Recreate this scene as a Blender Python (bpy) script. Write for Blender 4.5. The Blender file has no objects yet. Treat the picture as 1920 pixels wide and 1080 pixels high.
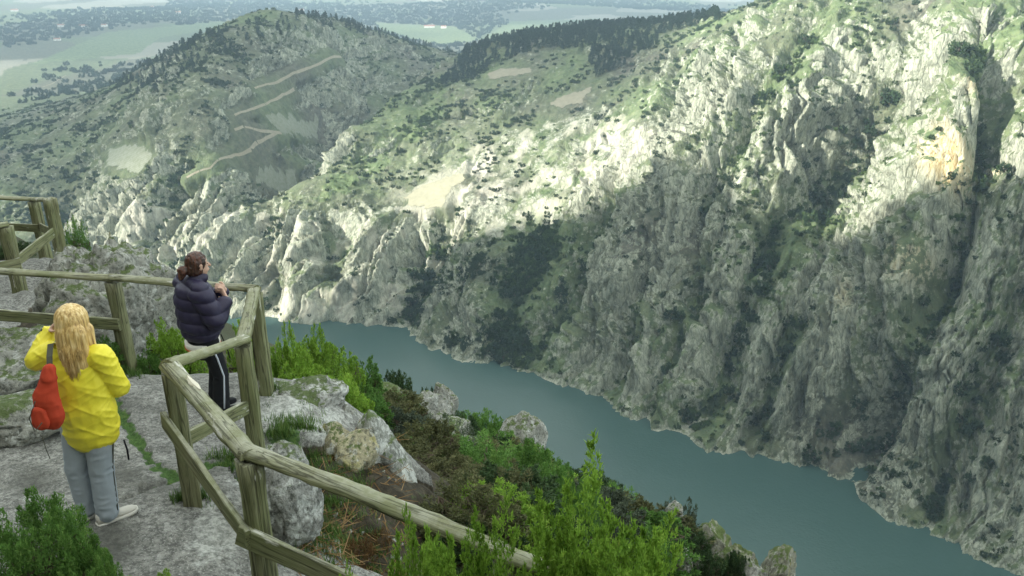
import bpy, bmesh, math, random
import numpy as np
from mathutils import Vector, Matrix

rng = np.random.default_rng(7)
random.seed(7)
SC = bpy.context.scene
COL = SC.collection

# ------------------------------------------------------------------ camera, sky, sun, exposure
FPX = 1600.0                                   # focal length in pixels of the 1920 px wide photograph
TH = math.atan(0.405)                          # downward pitch
CT, ST = math.cos(TH), math.sin(TH)
cam = bpy.data.cameras.new('camera'); camo = bpy.data.objects.new('camera', cam); COL.objects.link(camo)
cam.sensor_width = 36.0; cam.lens = 36.0 * FPX / 1920.0
cam.clip_start = 0.05; cam.clip_end = 60000
camo.location = (0, 0, 0); camo.rotation_euler = (math.pi / 2 - TH, 0, 0)
SC.camera = camo

SUN_EL = math.radians(21.0)
SUN_H = np.array([-0.92, -0.39])              # horizontal direction towards the sun
SUN_H = SUN_H / np.hypot(*SUN_H)
w = bpy.data.worlds.new('World'); SC.world = w; w.use_nodes = True
nt = w.node_tree; nt.nodes.clear()
_o = nt.nodes.new('ShaderNodeOutputWorld'); _b = nt.nodes.new('ShaderNodeBackground')
_s = nt.nodes.new('ShaderNodeTexSky'); _s.sky_type = 'NISHITA'; _s.sun_disc = False
_s.sun_elevation = SUN_EL; _s.sun_rotation = math.atan2(SUN_H[0], SUN_H[1])
_s.altitude = 500; _s.air_density = 1.0; _s.dust_density = 2.0; _s.ozone_density = 1.0
_tc = nt.nodes.new('ShaderNodeTexCoord'); _n = nt.nodes.new('ShaderNodeTexNoise')
_n.inputs['Scale'].default_value = 2.6; _n.inputs['Detail'].default_value = 6
_r = nt.nodes.new('ShaderNodeValToRGB'); _r.color_ramp.elements[0].position = 0.30; _r.color_ramp.elements[1].position = 0.52
_m = nt.nodes.new('ShaderNodeMix'); _m.data_type = 'RGBA'
nt.links.new(_tc.outputs['Generated'], _n.inputs['Vector']); nt.links.new(_n.outputs['Fac'], _r.inputs['Fac'])
nt.links.new(_r.outputs['Color'], _m.inputs['Factor'])
nt.links.new(_s.outputs['Color'], _m.inputs[6]); _m.inputs[7].default_value = (5.35, 5.6, 5.05, 1)   # broken cloud cover
nt.links.new(_m.outputs[2], _b.inputs['Color']); _b.inputs['Strength'].default_value = 0.13
nt.links.new(_b.outputs['Background'], _o.inputs['Surface'])

sl = bpy.data.lights.new('sun', 'SUN'); so = bpy.data.objects.new('sun', sl); COL.objects.link(so)
sl.energy = 5.0; sl.angle = math.radians(1.0); sl.color = (1.0, 0.955, 0.87)
_d = Vector((SUN_H[0] * math.cos(SUN_EL), SUN_H[1] * math.cos(SUN_EL), math.sin(SUN_EL)))
so.rotation_euler = _d.to_track_quat('Z', 'Y').to_euler(); so.location = (-300, -200, 900)

SC.view_settings.view_transform = 'Standard'; SC.view_settings.look = 'None'
SC.view_settings.gamma = 1.0; SC.view_settings.use_curve_mapping = False
SC.view_settings.exposure = 1.62
cy = SC.cycles
cy.use_denoising = True; cy.max_bounces = 5; cy.diffuse_bounces = 3; cy.glossy_bounces = 2
cy.transmission_bounces = 3; cy.transparent_max_bounces = 6; cy.volume_bounces = 0
cy.caustics_reflective = False; cy.caustics_refractive = False

# ------------------------------------------------------------------ pixel <-> world helpers
WATER = -320.0
def ray(px, py):
    dx = (px - 960) / FPX; dy = (540 - py) / FPX
    return np.array([dx, CT + dy * ST, -ST + dy * CT])
def ratio(px, py):
    r = ray(px, py); return -r[2] / math.hypot(r[0], r[1])
def atD(px, py, D):
    r = ray(px, py); return r * (D / math.hypot(r[0], r[1]))
def atz(px, py, z):
    r = ray(px, py); return r * (z / r[2])
def project(P):
    P = np.asarray(P, float)
    dep = P[..., 1] * CT - P[..., 2] * ST
    up = P[..., 1] * ST + P[..., 2] * CT
    dep = np.where(dep < 1e-3, 1e-3, dep)
    return 960 + FPX * P[..., 0] / dep, 540 - FPX * up / dep
def smooth(a, b, x):
    t = np.clip((x - a) / (b - a), 0, 1); return t * t * (3 - 2 * t)
def inpoly(px, py, poly):
    px = np.asarray(px, float); py = np.asarray(py, float); ins = np.zeros(px.shape, bool)
    n = len(poly); j = n - 1
    for i in range(n):
        xi, yi = poly[i]; xj, yj = poly[j]
        c = ((yi > py) != (yj > py)) & (px < (xj - xi) * (py - yi) / (yj - yi + 1e-12) + xi)
        ins ^= c; j = i
    return ins

# ------------------------------------------------------------------ numpy noise
def _hash(ix, iy, iz, seed):
    n = (ix.astype(np.int64) * 374761393 + iy.astype(np.int64) * 668265263 + np.int64(iz) * 2147483647 + seed * 1442695041) & 0xffffffff
    n = ((n ^ (n >> 13)) * 1274126177) & 0xffffffff
    n = ((n ^ (n >> 16)) * 2246822519) & 0xffffffff
    return (n ^ (n >> 15)) & 0xffffffff
def perlin(x, y, seed=0):
    x = np.asarray(x, float); y = np.asarray(y, float)
    ix = np.floor(x); iy = np.floor(y); fx = x - ix; fy = y - iy
    ix = ix.astype(np.int64); iy = iy.astype(np.int64)
    u = fx * fx * fx * (fx * (fx * 6 - 15) + 10); v = fy * fy * fy * (fy * (fy * 6 - 15) + 10)
    def g(ax, ay, dx, dy):
        a = _hash(ax, ay, 0, seed) * (2 * math.pi / 4294967296.0)
        return np.cos(a) * dx + np.sin(a) * dy
    n00 = g(ix, iy, fx, fy); n10 = g(ix + 1, iy, fx - 1, fy); n01 = g(ix, iy + 1, fx, fy - 1); n11 = g(ix + 1, iy + 1, fx - 1, fy - 1)
    return ((n00 * (1 - u) + n10 * u) * (1 - v) + (n01 * (1 - u) + n11 * u) * v) * 1.5
def fbm(x, y, oct=4, seed=0, gain=0.5):
    s = 0; a = 1.0; f = 1.0
    for i in range(oct):
        s = s + a * perlin(x * f, y * f, seed + i * 17); a *= gain; f *= 2.03
    return s
def ridged(x, y, seed=0): return 1 - np.abs(perlin(x, y, seed)) * 1.6
def vor(x, y, seed=0):
    x = np.asarray(x, float); y = np.asarray(y, float)
    ix = np.floor(x).astype(np.int64); iy = np.floor(y).astype(np.int64)
    f1 = np.full(x.shape, 9.0); f2 = np.full(x.shape, 9.0); rid = np.zeros(x.shape); gx = np.zeros(x.shape); gy = np.zeros(x.shape)
    for dx in (-1, 0, 1):
        for dy in (-1, 0, 1):
            cx = ix + dx; cyy = iy + dy
            h = _hash(cx, cyy, 0, seed); h2 = _hash(cx, cyy, 1, seed + 5)
            ox = cx + (h & 0xffff) / 65536.0 - x; oy = cyy + (h >> 16) / 65536.0 - y
            d = np.sqrt(ox * ox + oy * oy)
            c = d < f1
            f2 = np.where(c, f1, np.minimum(f2, d))
            rid = np.where(c, h2 / 4294967296.0, rid); gx = np.where(c, ox, gx); gy = np.where(c, oy, gy)
            f1 = np.where(c, d, f1)
    return f1, f2, rid, gx, gy
# solid value noise for meshes that are no height field
def noise3(P, seed=0):
    P = np.asarray(P, float); i = np.floor(P).astype(np.int64); f = P - i; u = f * f * (3 - 2 * f)
    out = 0
    for dx in (0, 1):
        for dy in (0, 1):
            for dz in (0, 1):
                h = _hash(i[:, 0] + dx + (i[:, 2] + dz) * 7919, i[:, 1] + dy + (i[:, 2] + dz) * 104729, 0, seed) / 2147483648.0 - 1
                out = out + h * (u[:, 0] if dx else 1 - u[:, 0]) * (u[:, 1] if dy else 1 - u[:, 1]) * (u[:, 2] if dz else 1 - u[:, 2])
    return out
def fbm3(P, oct=4, seed=0, gain=0.5):
    s = 0; a = 1.0; f = 1.0
    for k in range(oct):
        s = s + a * noise3(P * f + 13.7 * k, seed + k); a *= gain; f *= 2.0
    return s

class TPS:                                     # thin plate spline through control points
    def __init__(self, pts, lam=1e-4, sc=1.0):
        P = np.array(pts, float); self.sc = sc
        X = P[:, :2] / sc; n = len(X)
        d = np.linalg.norm(X[:, None] - X[None], axis=2)
        K = np.where(d > 0, d * d * np.log(np.maximum(d, 1e-9)), 0) + lam * np.eye(n)
        Q = np.c_[np.ones(n), X]
        A = np.block([[K, Q], [Q.T, np.zeros((3, 3))]])
        sol = np.linalg.solve(A, np.r_[P[:, 2], 0, 0, 0])
        self.X, self.w, self.a = X, sol[:n], sol[n:]
    def __call__(self, x, y):
        x = np.asarray(x, float); sh = x.shape; x = x.ravel() / self.sc; y = np.asarray(y, float).ravel() / self.sc
        out = np.empty(len(x))
        for i in range(0, len(x), 40000):
            a = x[i:i + 40000]; b = y[i:i + 40000]
            d2 = (a[:, None] - self.X[None, :, 0]) ** 2 + (b[:, None] - self.X[None, :, 1]) ** 2
            out[i:i + 40000] = (0.5 * d2 * np.log(np.maximum(d2, 1e-18))) @ self.w + self.a[0] + self.a[1] * a + self.a[2] * b
        return out.reshape(sh)

# ------------------------------------------------------------------ mesh / object helpers
def mesh_np(name, V, F, smooth_=True):
    V = np.asarray(V, np.float32); F = np.asarray(F, np.int32); k = F.shape[1]
    me = bpy.data.meshes.new(name)
    me.vertices.add(len(V)); me.vertices.foreach_set('co', V.ravel())
    me.loops.add(F.size); me.loops.foreach_set('vertex_index', F.ravel())
    me.polygons.add(len(F)); me.polygons.foreach_set('loop_start', np.arange(len(F), dtype=np.int32) * k)
    me.update(calc_edges=True)
    if smooth_: me.polygons.foreach_set('use_smooth', np.ones(len(F), bool))
    return me
def grid_faces(nr, nc):
    i = np.arange(nr - 1)[:, None] * nc + np.arange(nc - 1)[None]
    return np.stack([i, i + 1, i + nc + 1, i + nc], -1).reshape(-1, 4)
def set_col(me, name, C):
    a = me.color_attributes.new(name, 'FLOAT_COLOR', 'POINT')
    C = np.asarray(C, np.float32)
    if C.shape[1] == 3: C = np.c_[C, np.ones(len(C), np.float32)]
    a.data.foreach_set('color', C.ravel())
def obj(name, me, mat=None, parent=None, **props):
    o = bpy.data.objects.new(name, me); COL.objects.link(o)
    if mat is not None and len(me.materials) == 0: me.materials.append(mat)
    if parent is not None: o.parent = parent
    for k, v in props.items(): o[k] = v
    return o
def thing(name, label, cat, loc=(0, 0, 0), rz=0.0, group=None):
    o = bpy.data.objects.new(name, None); COL.objects.link(o); o.empty_display_size = 0.2
    o.location = loc; o.rotation_euler = (0, 0, rz); o['label'] = label; o['category'] = cat
    if group: o['group'] = group
    return o
def structure(name, me, mat): return obj(name, me, mat, kind='structure')

class MB:                                      # collects pieces of one part
    def __init__(s): s.V = []; s.F = []; s.n = 0
    def add(s, V, F):
        s.V += [tuple(v) for v in V]; s.F += [tuple(int(i) + s.n for i in f) for f in F]; s.n = len(s.V)
    def box(s, c, h, R=None):
        c = np.array(c, float); R = np.eye(3) if R is None else np.asarray(R)
        V = [c + R @ (np.array([x, y, z]) * np.array(h)) for x in (-1, 1) for y in (-1, 1) for z in (-1, 1)]
        s.add(V, [(0, 1, 3, 2), (4, 6, 7, 5), (0, 4, 5, 1), (2, 3, 7, 6), (0, 2, 6, 4), (1, 5, 7, 3)])
    def loft(s, rings, caps=True):
        n = len(rings[0]); V = [v for r in rings for v in r]; F = []
        for i in range(len(rings) - 1):
            for j in range(n):
                F.append((i * n + j, i * n + (j + 1) % n, (i + 1) * n + (j + 1) % n, (i + 1) * n + j))
        if caps: F += [tuple(range(n))[::-1], tuple((len(rings) - 1) * n + j for j in range(n))]
        s.add(V, F)
    def tube(s, pts, rad, seg=8, flat=None):
        pts = [np.array(p, float) for p in pts]; rings = []
        for i, p in enumerate(pts):
            d = pts[min(i + 1, len(pts) - 1)] - pts[max(i - 1, 0)]; d = d / (np.linalg.norm(d) + 1e-9)
            a = np.cross(d, (0, 0, 1) if abs(d[2]) < 0.9 else (1, 0, 0)); a = a / np.linalg.norm(a); b = np.cross(d, a)
            r = rad[i] if hasattr(rad, '__len__') else rad
            rings.append([p + r * (math.cos(t) * a + math.sin(t) * b) for t in np.arange(seg) * 2 * math.pi / seg])
        s.loft(rings)
    def mesh(s, name, smooth_=False):
        me = bpy.data.meshes.new(name); me.from_pydata(s.V, [], s.F); me.update()
        bm = bmesh.new(); bm.from_mesh(me); bmesh.ops.recalc_face_normals(bm, faces=bm.faces); bm.to_mesh(me); bm.free()
        if smooth_: me.polygons.foreach_set('use_smooth', np.ones(len(me.polygons), bool))
        return me

# ------------------------------------------------------------------ materials
class NT:
    def __init__(s, name):
        s.m = bpy.data.materials.new(name); s.m.use_nodes = True; s.t = s.m.node_tree; s.t.nodes.clear()
        s.out = s.t.nodes.new('ShaderNodeOutputMaterial')
    def n(s, typ, **kw):
        o = s.t.nodes.new(typ)
        for k, v in kw.items(): setattr(o, k, v)
        return o
    def l(s, a, b): s.t.links.new(a, b)
    def inp(s, sock, v):
        if v is None: return
        if isinstance(v, bpy.types.NodeSocket): s.l(v, sock)
        else: sock.default_value = v
    def noise(s, vec, scale, detail=4, rough=0.6, dist=0.0):
        o = s.n('ShaderNodeTexNoise'); s.inp(o.inputs['Vector'], vec); o.inputs['Scale'].default_value = scale
        o.inputs['Detail'].default_value = detail; o.inputs['Roughness'].default_value = rough; o.inputs['Distortion'].default_value = dist
        return o.outputs['Fac']
    def voro(s, vec, scale, feature='F1'):
        o = s.n('ShaderNodeTexVoronoi', feature=feature); s.inp(o.inputs['Vector'], vec); o.inputs['Scale'].default_value = scale
        return o
    def ramp(s, fac, stops):
        o = s.n('ShaderNodeValToRGB'); e = o.color_ramp.elements
        while len(e) < len(stops): e.new(0.5)
        for i, (p, c) in enumerate(stops):
            e[i].position = p; c = (c, c, c) if not hasattr(c, '__len__') else c; e[i].color = (*c, 1)
        s.inp(o.inputs['Fac'], fac); return o.outputs['Color']
    def mix(s, fac, a, b, mode='MIX'):
        o = s.n('ShaderNodeMix', data_type='RGBA', blend_type=mode)
        s.inp(o.inputs['Factor'], fac)
        for k, v in ((6, a), (7, b)):
            if not isinstance(v, bpy.types.NodeSocket): v = (*v, 1)
            s.inp(o.inputs[k], v)
        return o.outputs[2]
    def math(s, op, a, b=None):
        o = s.n('ShaderNodeMath', operation=op); s.inp(o.inputs[0], a); s.inp(o.inputs[1], b); return o.outputs[0]
    def mapping(s, vec, scale=(1, 1, 1), rot=(0, 0, 0)):
        o = s.n('ShaderNodeMapping'); s.inp(o.inputs['Vector'], vec); o.inputs['Scale'].default_value = scale; o.inputs['Rotation'].default_value = rot
        return o.outputs[0]
    def coord(s, k='Object'): return s.n('ShaderNodeTexCoord').outputs[k]
    def pos(s): return s.n('ShaderNodeNewGeometry').outputs['Position']
    def attr(s, name):
        o = s.n('ShaderNodeAttribute', attribute_name=name); return o
    def bsdf(s, col, rough=0.9, bump=None, dist=0.02, strength=1.0, spec=0.3, **kw):
        p = s.n('ShaderNodeBsdfPrincipled')
        if not isinstance(col, bpy.types.NodeSocket): col = (*col, 1)
        s.inp(p.inputs['Base Color'], col); s.inp(p.inputs['Roughness'], rough); p.inputs['Specular IOR Level'].default_value = spec
        for k, v in kw.items(): s.inp(p.inputs[k], v)
        if bump is not None:
            b = s.n('ShaderNodeBump'); b.inputs['Distance'].default_value = dist; b.inputs['Strength'].default_value = strength
            s.l(bump, b.inputs['Height']); s.l(b.outputs[0], p.inputs['Normal'])
        s.l(p.outputs[0], s.out.inputs['Surface']); return p

def mat_terrain():
    k = NT('canyon_rock'); P = k.pos(); a = k.attr('cover'); sep = k.n('ShaderNodeSeparateColor'); k.l(a.outputs['Color'], sep.inputs[0])
    rock, grass, ochre = sep.outputs[0], sep.outputs[1], sep.outputs[2]; pale = a.outputs['Alpha']
    Ps = k.mapping(P, (1, 1, 0.45))
    big = k.noise(P, 0.035, 4, 0.6); mid = k.noise(Ps, 0.22, 6, 0.65, 0.4); fine = k.noise(Ps, 0.9, 5, 0.7)
    wv = k.n('ShaderNodeVectorMath', operation='ADD'); nv = k.n('ShaderNodeTexNoise'); k.l(Ps, nv.inputs['Vector']); nv.inputs['Scale'].default_value = 0.25; nv.inputs['Detail'].default_value = 4
    sc_ = k.n('ShaderNodeVectorMath', operation='SCALE'); k.l(nv.outputs['Color'], sc_.inputs[0]); sc_.inputs['Scale'].default_value = 5.0; k.l(Ps, wv.inputs[0]); k.l(sc_.outputs[0], wv.inputs[1])
    crack = k.voro(k.mapping(wv.outputs[0], (1, 1, 0.55)), 0.21, 'DISTANCE_TO_EDGE').outputs['Distance']
    rc = k.ramp(mid, [(0.28, (0.11, 0.12, 0.09)), (0.43, (0.255, 0.27, 0.205)), (0.58, (0.37, 0.385, 0.30)), (0.78, (0.53, 0.535, 0.43))])
    rc = k.mix(k.ramp(fine, [(0.32, 0.7), (0.5, 0.0)]), rc, (0.10, 0.12, 0.08))
    rc = k.mix(k.ramp(crack, [(0.0, 0.55), (0.07, 0.0)]), rc, (0.06, 0.07, 0.05))
    oc = k.ramp(k.noise(k.mapping(P, (1, 1, 0.12)), 0.35, 4), [(0.3, (0.50, 0.34, 0.15)), (0.5, (0.64, 0.54, 0.32)), (0.7, (0.66, 0.62, 0.50))])
    rc = k.mix(ochre, rc, oc)
    gc = k.ramp(k.noise(P, 0.12, 5, 0.65), [(0.25, (0.04, 0.07, 0.028)), (0.5, (0.11, 0.15, 0.068)), (0.75, (0.20, 0.235, 0.12))])
    bc = k.ramp(k.noise(P, 0.16, 5, 0.7), [(0.3, (0.055, 0.06, 0.045)), (0.55, (0.12, 0.118, 0.09)), (0.75, (0.20, 0.19, 0.14))])
    soil = k.mix(k.math('MULTIPLY', grass, k.ramp(k.noise(P, 0.3, 4), [(0.2, 0.5), (0.6, 1.0)])), bc, gc)
    rf = k.math('ADD', rock, k.math('MULTIPLY', k.math('SUBTRACT', k.noise(P, 0.16, 7, 0.75), 0.5), 2.6))
    c = k.mix(k.ramp(rf, [(0.40, 0.0), (0.58, 1.0)]), soil, rc)
    c = k.mix(pale, c, (0.58, 0.55, 0.46))
    h = k.math('ADD', k.math('MULTIPLY', mid, 1.6), k.math('ADD', k.math('MULTIPLY', fine, 0.8), k.ramp(crack, [(0.0, 0.0), (0.15, 0.5)])))
    k.bsdf(c, 0.95, h, 1.0, 0.9, 0.15); return k.m
def mat_water():
    k = NT('river_water'); P = k.pos()
    h = k.math('ADD', k.noise(k.mapping(P, (1, 1, 1), (0, 0, 0.7)), 0.5, 3, 0.6), k.math('MULTIPLY', k.noise(P, 0.05, 3), 1.5))
    c = k.mix(k.noise(P, 0.012, 3), (0.032, 0.068, 0.061), (0.045, 0.086, 0.077))
    k.bsdf(c, 0.25, h, 0.4, 0.5, 0.5, IOR=1.33); return k.m
def mat_ground():
    k = NT('granite_ledge'); P = k.pos(); a = k.attr('cover'); sep = k.n('ShaderNodeSeparateColor'); k.l(a.outputs['Color'], sep.inputs[0])
    rock, moss, dark = sep.outputs[0], sep.outputs[1], sep.outputs[2]; lich = a.outputs['Alpha']
    big = k.noise(P, 0.9, 5, 0.6, 0.3); mid = k.noise(P, 5.0, 6, 0.7); fine = k.noise(P, 60.0, 3, 0.7); sp = k.noise(P, 22.0, 5, 0.75)
    g = k.ramp(mid, [(0.3, (0.12, 0.12, 0.11)), (0.5, (0.23, 0.23, 0.21)), (0.7, (0.35, 0.35, 0.325))])
    g = k.mix(k.ramp(sp, [(0.42, 0.8), (0.56, 0.0)]), g, (0.07, 0.07, 0.066))
    g = k.mix(k.ramp(fine, [(0.56, 0.0), (0.66, 0.55)]), g, (0.55, 0.55, 0.52))
    df = k.math('ADD', dark, k.math('MULTIPLY', k.math('SUBTRACT', big, 0.5), 1.4))
    g = k.mix(k.ramp(df, [(0.30, 0.0), (0.75, 0.85)]), g, k.mix(sp, (0.035, 0.037, 0.033), (0.13, 0.13, 0.115)))
    lf = k.math('ADD', lich, k.math('MULTIPLY', k.math('SUBTRACT', k.noise(P, 3.2, 6, 0.7, 0.4), 0.5), 1.8))
    g = k.mix(k.ramp(lf, [(0.48, 0.0), (0.62, 0.55), (0.85, 0.85)]), g, k.mix(k.ramp(sp, [(.4, 0.), (.6, 1.)]), (0.24, 0.25, 0.23), (0.55, 0.56, 0.53)))
    s = k.ramp(k.noise(P, 9.0, 6, 0.75), [(0.3, (0.014, 0.012, 0.009)), (0.5, (0.042, 0.036, 0.025)), (0.7, (0.10, 0.085, 0.058))])
    m = k.ramp(k.noise(P, 26.0, 4, 0.7), [(0.3, (0.02, 0.045, 0.012)), (0.55, (0.06, 0.12, 0.028)), (0.75, (0.13, 0.17, 0.05))])
    mf = k.math('ADD', moss, k.math('MULTIPLY', k.math('SUBTRACT', k.noise(P, 11.0, 5, 0.7), 0.5), 1.2))
    rf = k.math('ADD', rock, k.math('MULTIPLY', k.math('SUBTRACT', k.noise(P, 6.0, 5, 0.7), 0.5), 0.8))
    c = k.mix(k.ramp(rf, [(0.42, 0.0), (0.55, 1.0)]), s, g)
    c = k.mix(k.ramp(mf, [(0.5, 0.0), (0.65, 0.95)]), c, m)
    h = k.math('ADD', k.math('MULTIPLY', mid, 1.0), k.math('ADD', k.math('MULTIPLY', sp, 0.35), k.math('MULTIPLY', fine, 0.10)))
    k.bsdf(c, 0.93, h, 0.035, 0.8, 0.2); return k.m
def mat_boulder(name, base, lich, moss, yellow=0.0):
    k = NT(name); P = k.coord('Object'); oi = k.n('ShaderNodeObjectInfo')
    v = k.n('ShaderNodeVectorMath', operation='ADD'); k.l(P, v.inputs[0])
    cm = k.n('ShaderNodeCombineXYZ'); k.l(k.math('MULTIPLY', oi.outputs['Random'], 40.0), cm.inputs[0]); k.l(cm.outputs[0], v.inputs[1]); P = v.outputs[0]
    mid = k.noise(P, 4.0, 6, 0.7); sp = k.noise(P, 18.0, 5, 0.75); big = k.noise(P, 1.3, 4, 0.6)
    g = k.ramp(mid, [(0.25, tuple(x * 0.45 for x in base)), (0.5, base), (0.75, tuple(min(1, x * 1.4) for x in base))])
    g = k.mix(k.ramp(sp, [(0.38, 0.8), (0.52, 0.0)]), g, (0.06, 0.065, 0.055))
    g = k.mix(k.ramp(k.noise(P, 7.0, 6, 0.75, 0.3), [(0.60 - lich * 0.2, 0.0), (0.68 - lich * 0.2, 0.9)]), g, (0.50, 0.51, 0.48))
    if yellow: g = k.mix(k.ramp(k.noise(P, 5.0, 5, 0.7), [(0.55, 0.0), (0.68, yellow)]), g, (0.42, 0.38, 0.12))
    geo = k.n('ShaderNodeNewGeometry'); sx = k.n('ShaderNodeSeparateXYZ'); k.l(geo.outputs['Normal'], sx.inputs[0])
    mf = k.math('ADD', k.math('MULTIPLY', sx.outputs[2], 0.35), k.noise(P, 6.0, 5, 0.75))
    mc = k.mix(sp, (0.025, 0.05, 0.015), (0.13, 0.17, 0.05))
    g = k.mix(k.ramp(mf, [(0.82 - moss * 0.25, 0.0), (0.9 - moss * 0.25, 0.9)]), g, mc)
    k.bsdf(g, 0.95, k.math('ADD', mid, k.math('MULTIPLY', sp, 0.5)), 0.05, 0.9, 0.15); return k.m
def mat_wood():
    k = NT('weathered_timber'); P = k.coord('Generated'); P2 = k.coord('Object')
    gr = k.noise(k.mapping(P2, (1, 1, 1)), 7.0, 5, 0.65); a = k.attr('along')
    st = k.noise(k.mapping(a.outputs['Vector'], (1.6, 38, 38)), 1.0, 5, 0.7, 0.2)
    c = k.ramp(st, [(0.28, (0.05, 0.048, 0.028)), (0.43, (0.165, 0.165, 0.09)), (0.6, (0.25, 0.25, 0.145)), (0.78, (0.36, 0.36, 0.23))])
    c = k.mix(k.ramp(k.noise(P2, 2.2, 4, 0.6), [(0.35, 0.0), (0.65, 0.55)]), c, (0.14, 0.165, 0.065))
    geo = k.n('ShaderNodeNewGeometry'); sx = k.n('ShaderNodeSeparateXYZ'); k.l(geo.outputs['Normal'], sx.inputs[0])
    up = k.math('MULTIPLY', k.ramp(sx.outputs[2], [(0.3, 0.0), (0.85, 1.0)]), k.ramp(k.noise(P2, 5.0, 5, 0.75), [(0.40, 0.15), (0.62, 0.75)]))
    c = k.mix(up, c, (0.36, 0.36, 0.29))
    ck = k.noise(k.mapping(a.outputs['Vector'], (0.7, 15, 15)), 1.0, 3, 0.55, 0.3)
    c = k.mix(k.ramp(ck, [(0.47, 0.0), (0.5, 0.75), (0.53, 0.0)]), c, (0.035, 0.033, 0.022))
    wf = k.noise(k.mapping(a.outputs['Vector'], (1.6, 8, 8)), 1.0, 5, 0.7)
    c = k.mix(k.ramp(wf, [(0.62, 0.0), (0.66, 0.8)]), c, (0.56, 0.55, 0.49))
    k.bsdf(c, 0.85, st, 0.012, 0.9, 0.2); return k.m
def mat_leaf(name, c0, c1, c2, trans=0.25):
    k = NT(name); a = k.attr('leaf'); sep = k.n('ShaderNodeSeparateColor'); k.l(a.outputs['Color'], sep.inputs[0])
    oi = k.n('ShaderNodeObjectInfo')
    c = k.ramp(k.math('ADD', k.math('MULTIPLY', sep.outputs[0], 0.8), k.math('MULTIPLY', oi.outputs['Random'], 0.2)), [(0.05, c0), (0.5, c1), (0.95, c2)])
    p = k.bsdf(c, 0.75, spec=0.2)
    t = k.n('ShaderNodeBsdfTranslucent'); k.l(c, t.inputs[0]); mx = k.n('ShaderNodeMixShader'); mx.inputs[0].default_value = trans
    k.l(p.outputs[0], mx.inputs[1]); k.l(t.outputs[0], mx.inputs[2]); k.l(mx.outputs[0], k.out.inputs['Surface']); return k.m
def mat_plain(name, col, rough=0.85, var=0.25, scale=12.0, bump=0.0, spec=0.25):
    k = NT(name); P = k.coord('Object'); n = k.noise(P, scale, 5, 0.65)
    c = k.mix(n, tuple(x * (1 - var) for x in col), tuple(min(1, x * (1 + var)) for x in col))
    k.bsdf(c, rough, n if bump else None, bump, 0.8, spec); return k.m

M = {}
M['terrain'] = mat_terrain(); M['water'] = mat_water(); M['ground'] = mat_ground(); M['wood'] = mat_wood()
M['boulder'] = mat_boulder('lichen_granite', (0.27, 0.27, 0.24), 0.25, 0.2)
M['boulder_moss'] = mat_boulder('mossy_granite', (0.24, 0.24, 0.19), 0.15, 0.55, 0.5)
M['boulder_white'] = mat_boulder('white_lichen_granite', (0.29, 0.29, 0.27), 0.5, 0.2); M['fin'] = mat_boulder('streaked_granite', (0.24, 0.245, 0.22), 0.55, 0.42)
M['boulder_tan'] = mat_boulder('fresh_broken_granite', (0.36, 0.33, 0.22), 0.3, 0.1, 0.6)
M['leaf_bright'] = mat_leaf('heath_bright', (0.09, 0.18, 0.022), (0.26, 0.42, 0.06), (0.44, 0.54, 0.12), 0.42)
M['leaf_mid'] = mat_leaf('heath_green', (0.04, 0.10, 0.022), (0.125, 0.25, 0.055), (0.25, 0.37, 0.10), .35)
M['leaf_dark'] = mat_leaf('heath_dark', (0.018, 0.04, 0.016), (0.05, 0.09, 0.035), (0.11, 0.16, 0.06))
M['leaf_olive'] = mat_leaf('heath_olive', (0.04, 0.045, 0.02), (0.115, 0.125, 0.055), (0.22, 0.21, 0.10))
M['leaf_grey'] = mat_leaf('heath_grey', (0.03, 0.045, 0.03), (0.09, 0.115, 0.075), (0.17, 0.19, 0.13))
M['leaf_dry'] = mat_leaf('dry_bracken', (0.06, 0.035, 0.015), (0.17, 0.10, 0.04), (0.32, 0.21, 0.10))
M['leaf_grass'] = mat_leaf('grass_blades', (0.03, 0.06, 0.015), (0.08, 0.16, 0.035), (0.20, 0.27, 0.08))
M['leaf_far'] = mat_leaf('far_shrub', (0.018, 0.035, 0.016), (0.035, 0.065, 0.025), (0.075, 0.115, 0.042), 0.15)
M['leaf_farbright'] = mat_leaf('far_shrub_light', (0.035, 0.06, 0.02), (0.07, 0.12, 0.035), (0.13, 0.18, 0.06), 0.15)
M['leaf_pine'] = mat_leaf('far_pine', (0.010, 0.024, 0.016), (0.022, 0.048, 0.026), (0.05, 0.085, 0.04), 0.1)
M['stem'] = mat_plain('stem_bark', (0.10, 0.075, 0.055))

# ------------------------------------------------------------------ canyon and plain beyond the river
U = np.array([0.756, -0.655]); U = U / np.hypot(*U)     # along the river
N = np.array([-U[1], U[0]])                             # across the river, away from the camera
CP = []
def column(shore, pts):
    p = atz(shore[0], shore[1], WATER); D = math.hypot(p[0], p[1]); z = WATER
    CP.append(tuple(p)); res = [(shore[0], shore[1], D)]
    for (px, py, tn) in pts:
        r = ratio(px, py); D = (-z + D * tn) / (r + tn); q = atD(px, py, D); z = q[2]; CP.append(tuple(q)); res.append((px, py, D))
    return res
column((1920, 1078), [(1910, 850, 1.3), (1905, 650, 1.4), (1900, 450, 1.4), (1900, 300, 1.2), (1900, 150, 1.1), (1900, 50, .7), (1900, 0, .6)])
column((1700, 1000), [(1710, 850, 1.1), (1730, 650, 1.4), (1750, 450, 1.4), (1790, 300, 1.5), (1800, 140, 1.4), (1830, 60, .7), (1830, 0, .6)])
column((1540, 900), [(1545, 750, 1.2), (1560, 600, 1.2), (1600, 450, 1.2), (1640, 350, .8), (1680, 230, 1.1), (1700, 100, .8), (1700, 0, .65)])
column((1330, 850), [(1340, 700, 1.1), (1370, 550, 1.3), (1400, 420, 1.2), (1430, 300, .9), (1470, 180, 1.0), (1500, 80, .8), (1540, 4, .6)])
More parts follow.
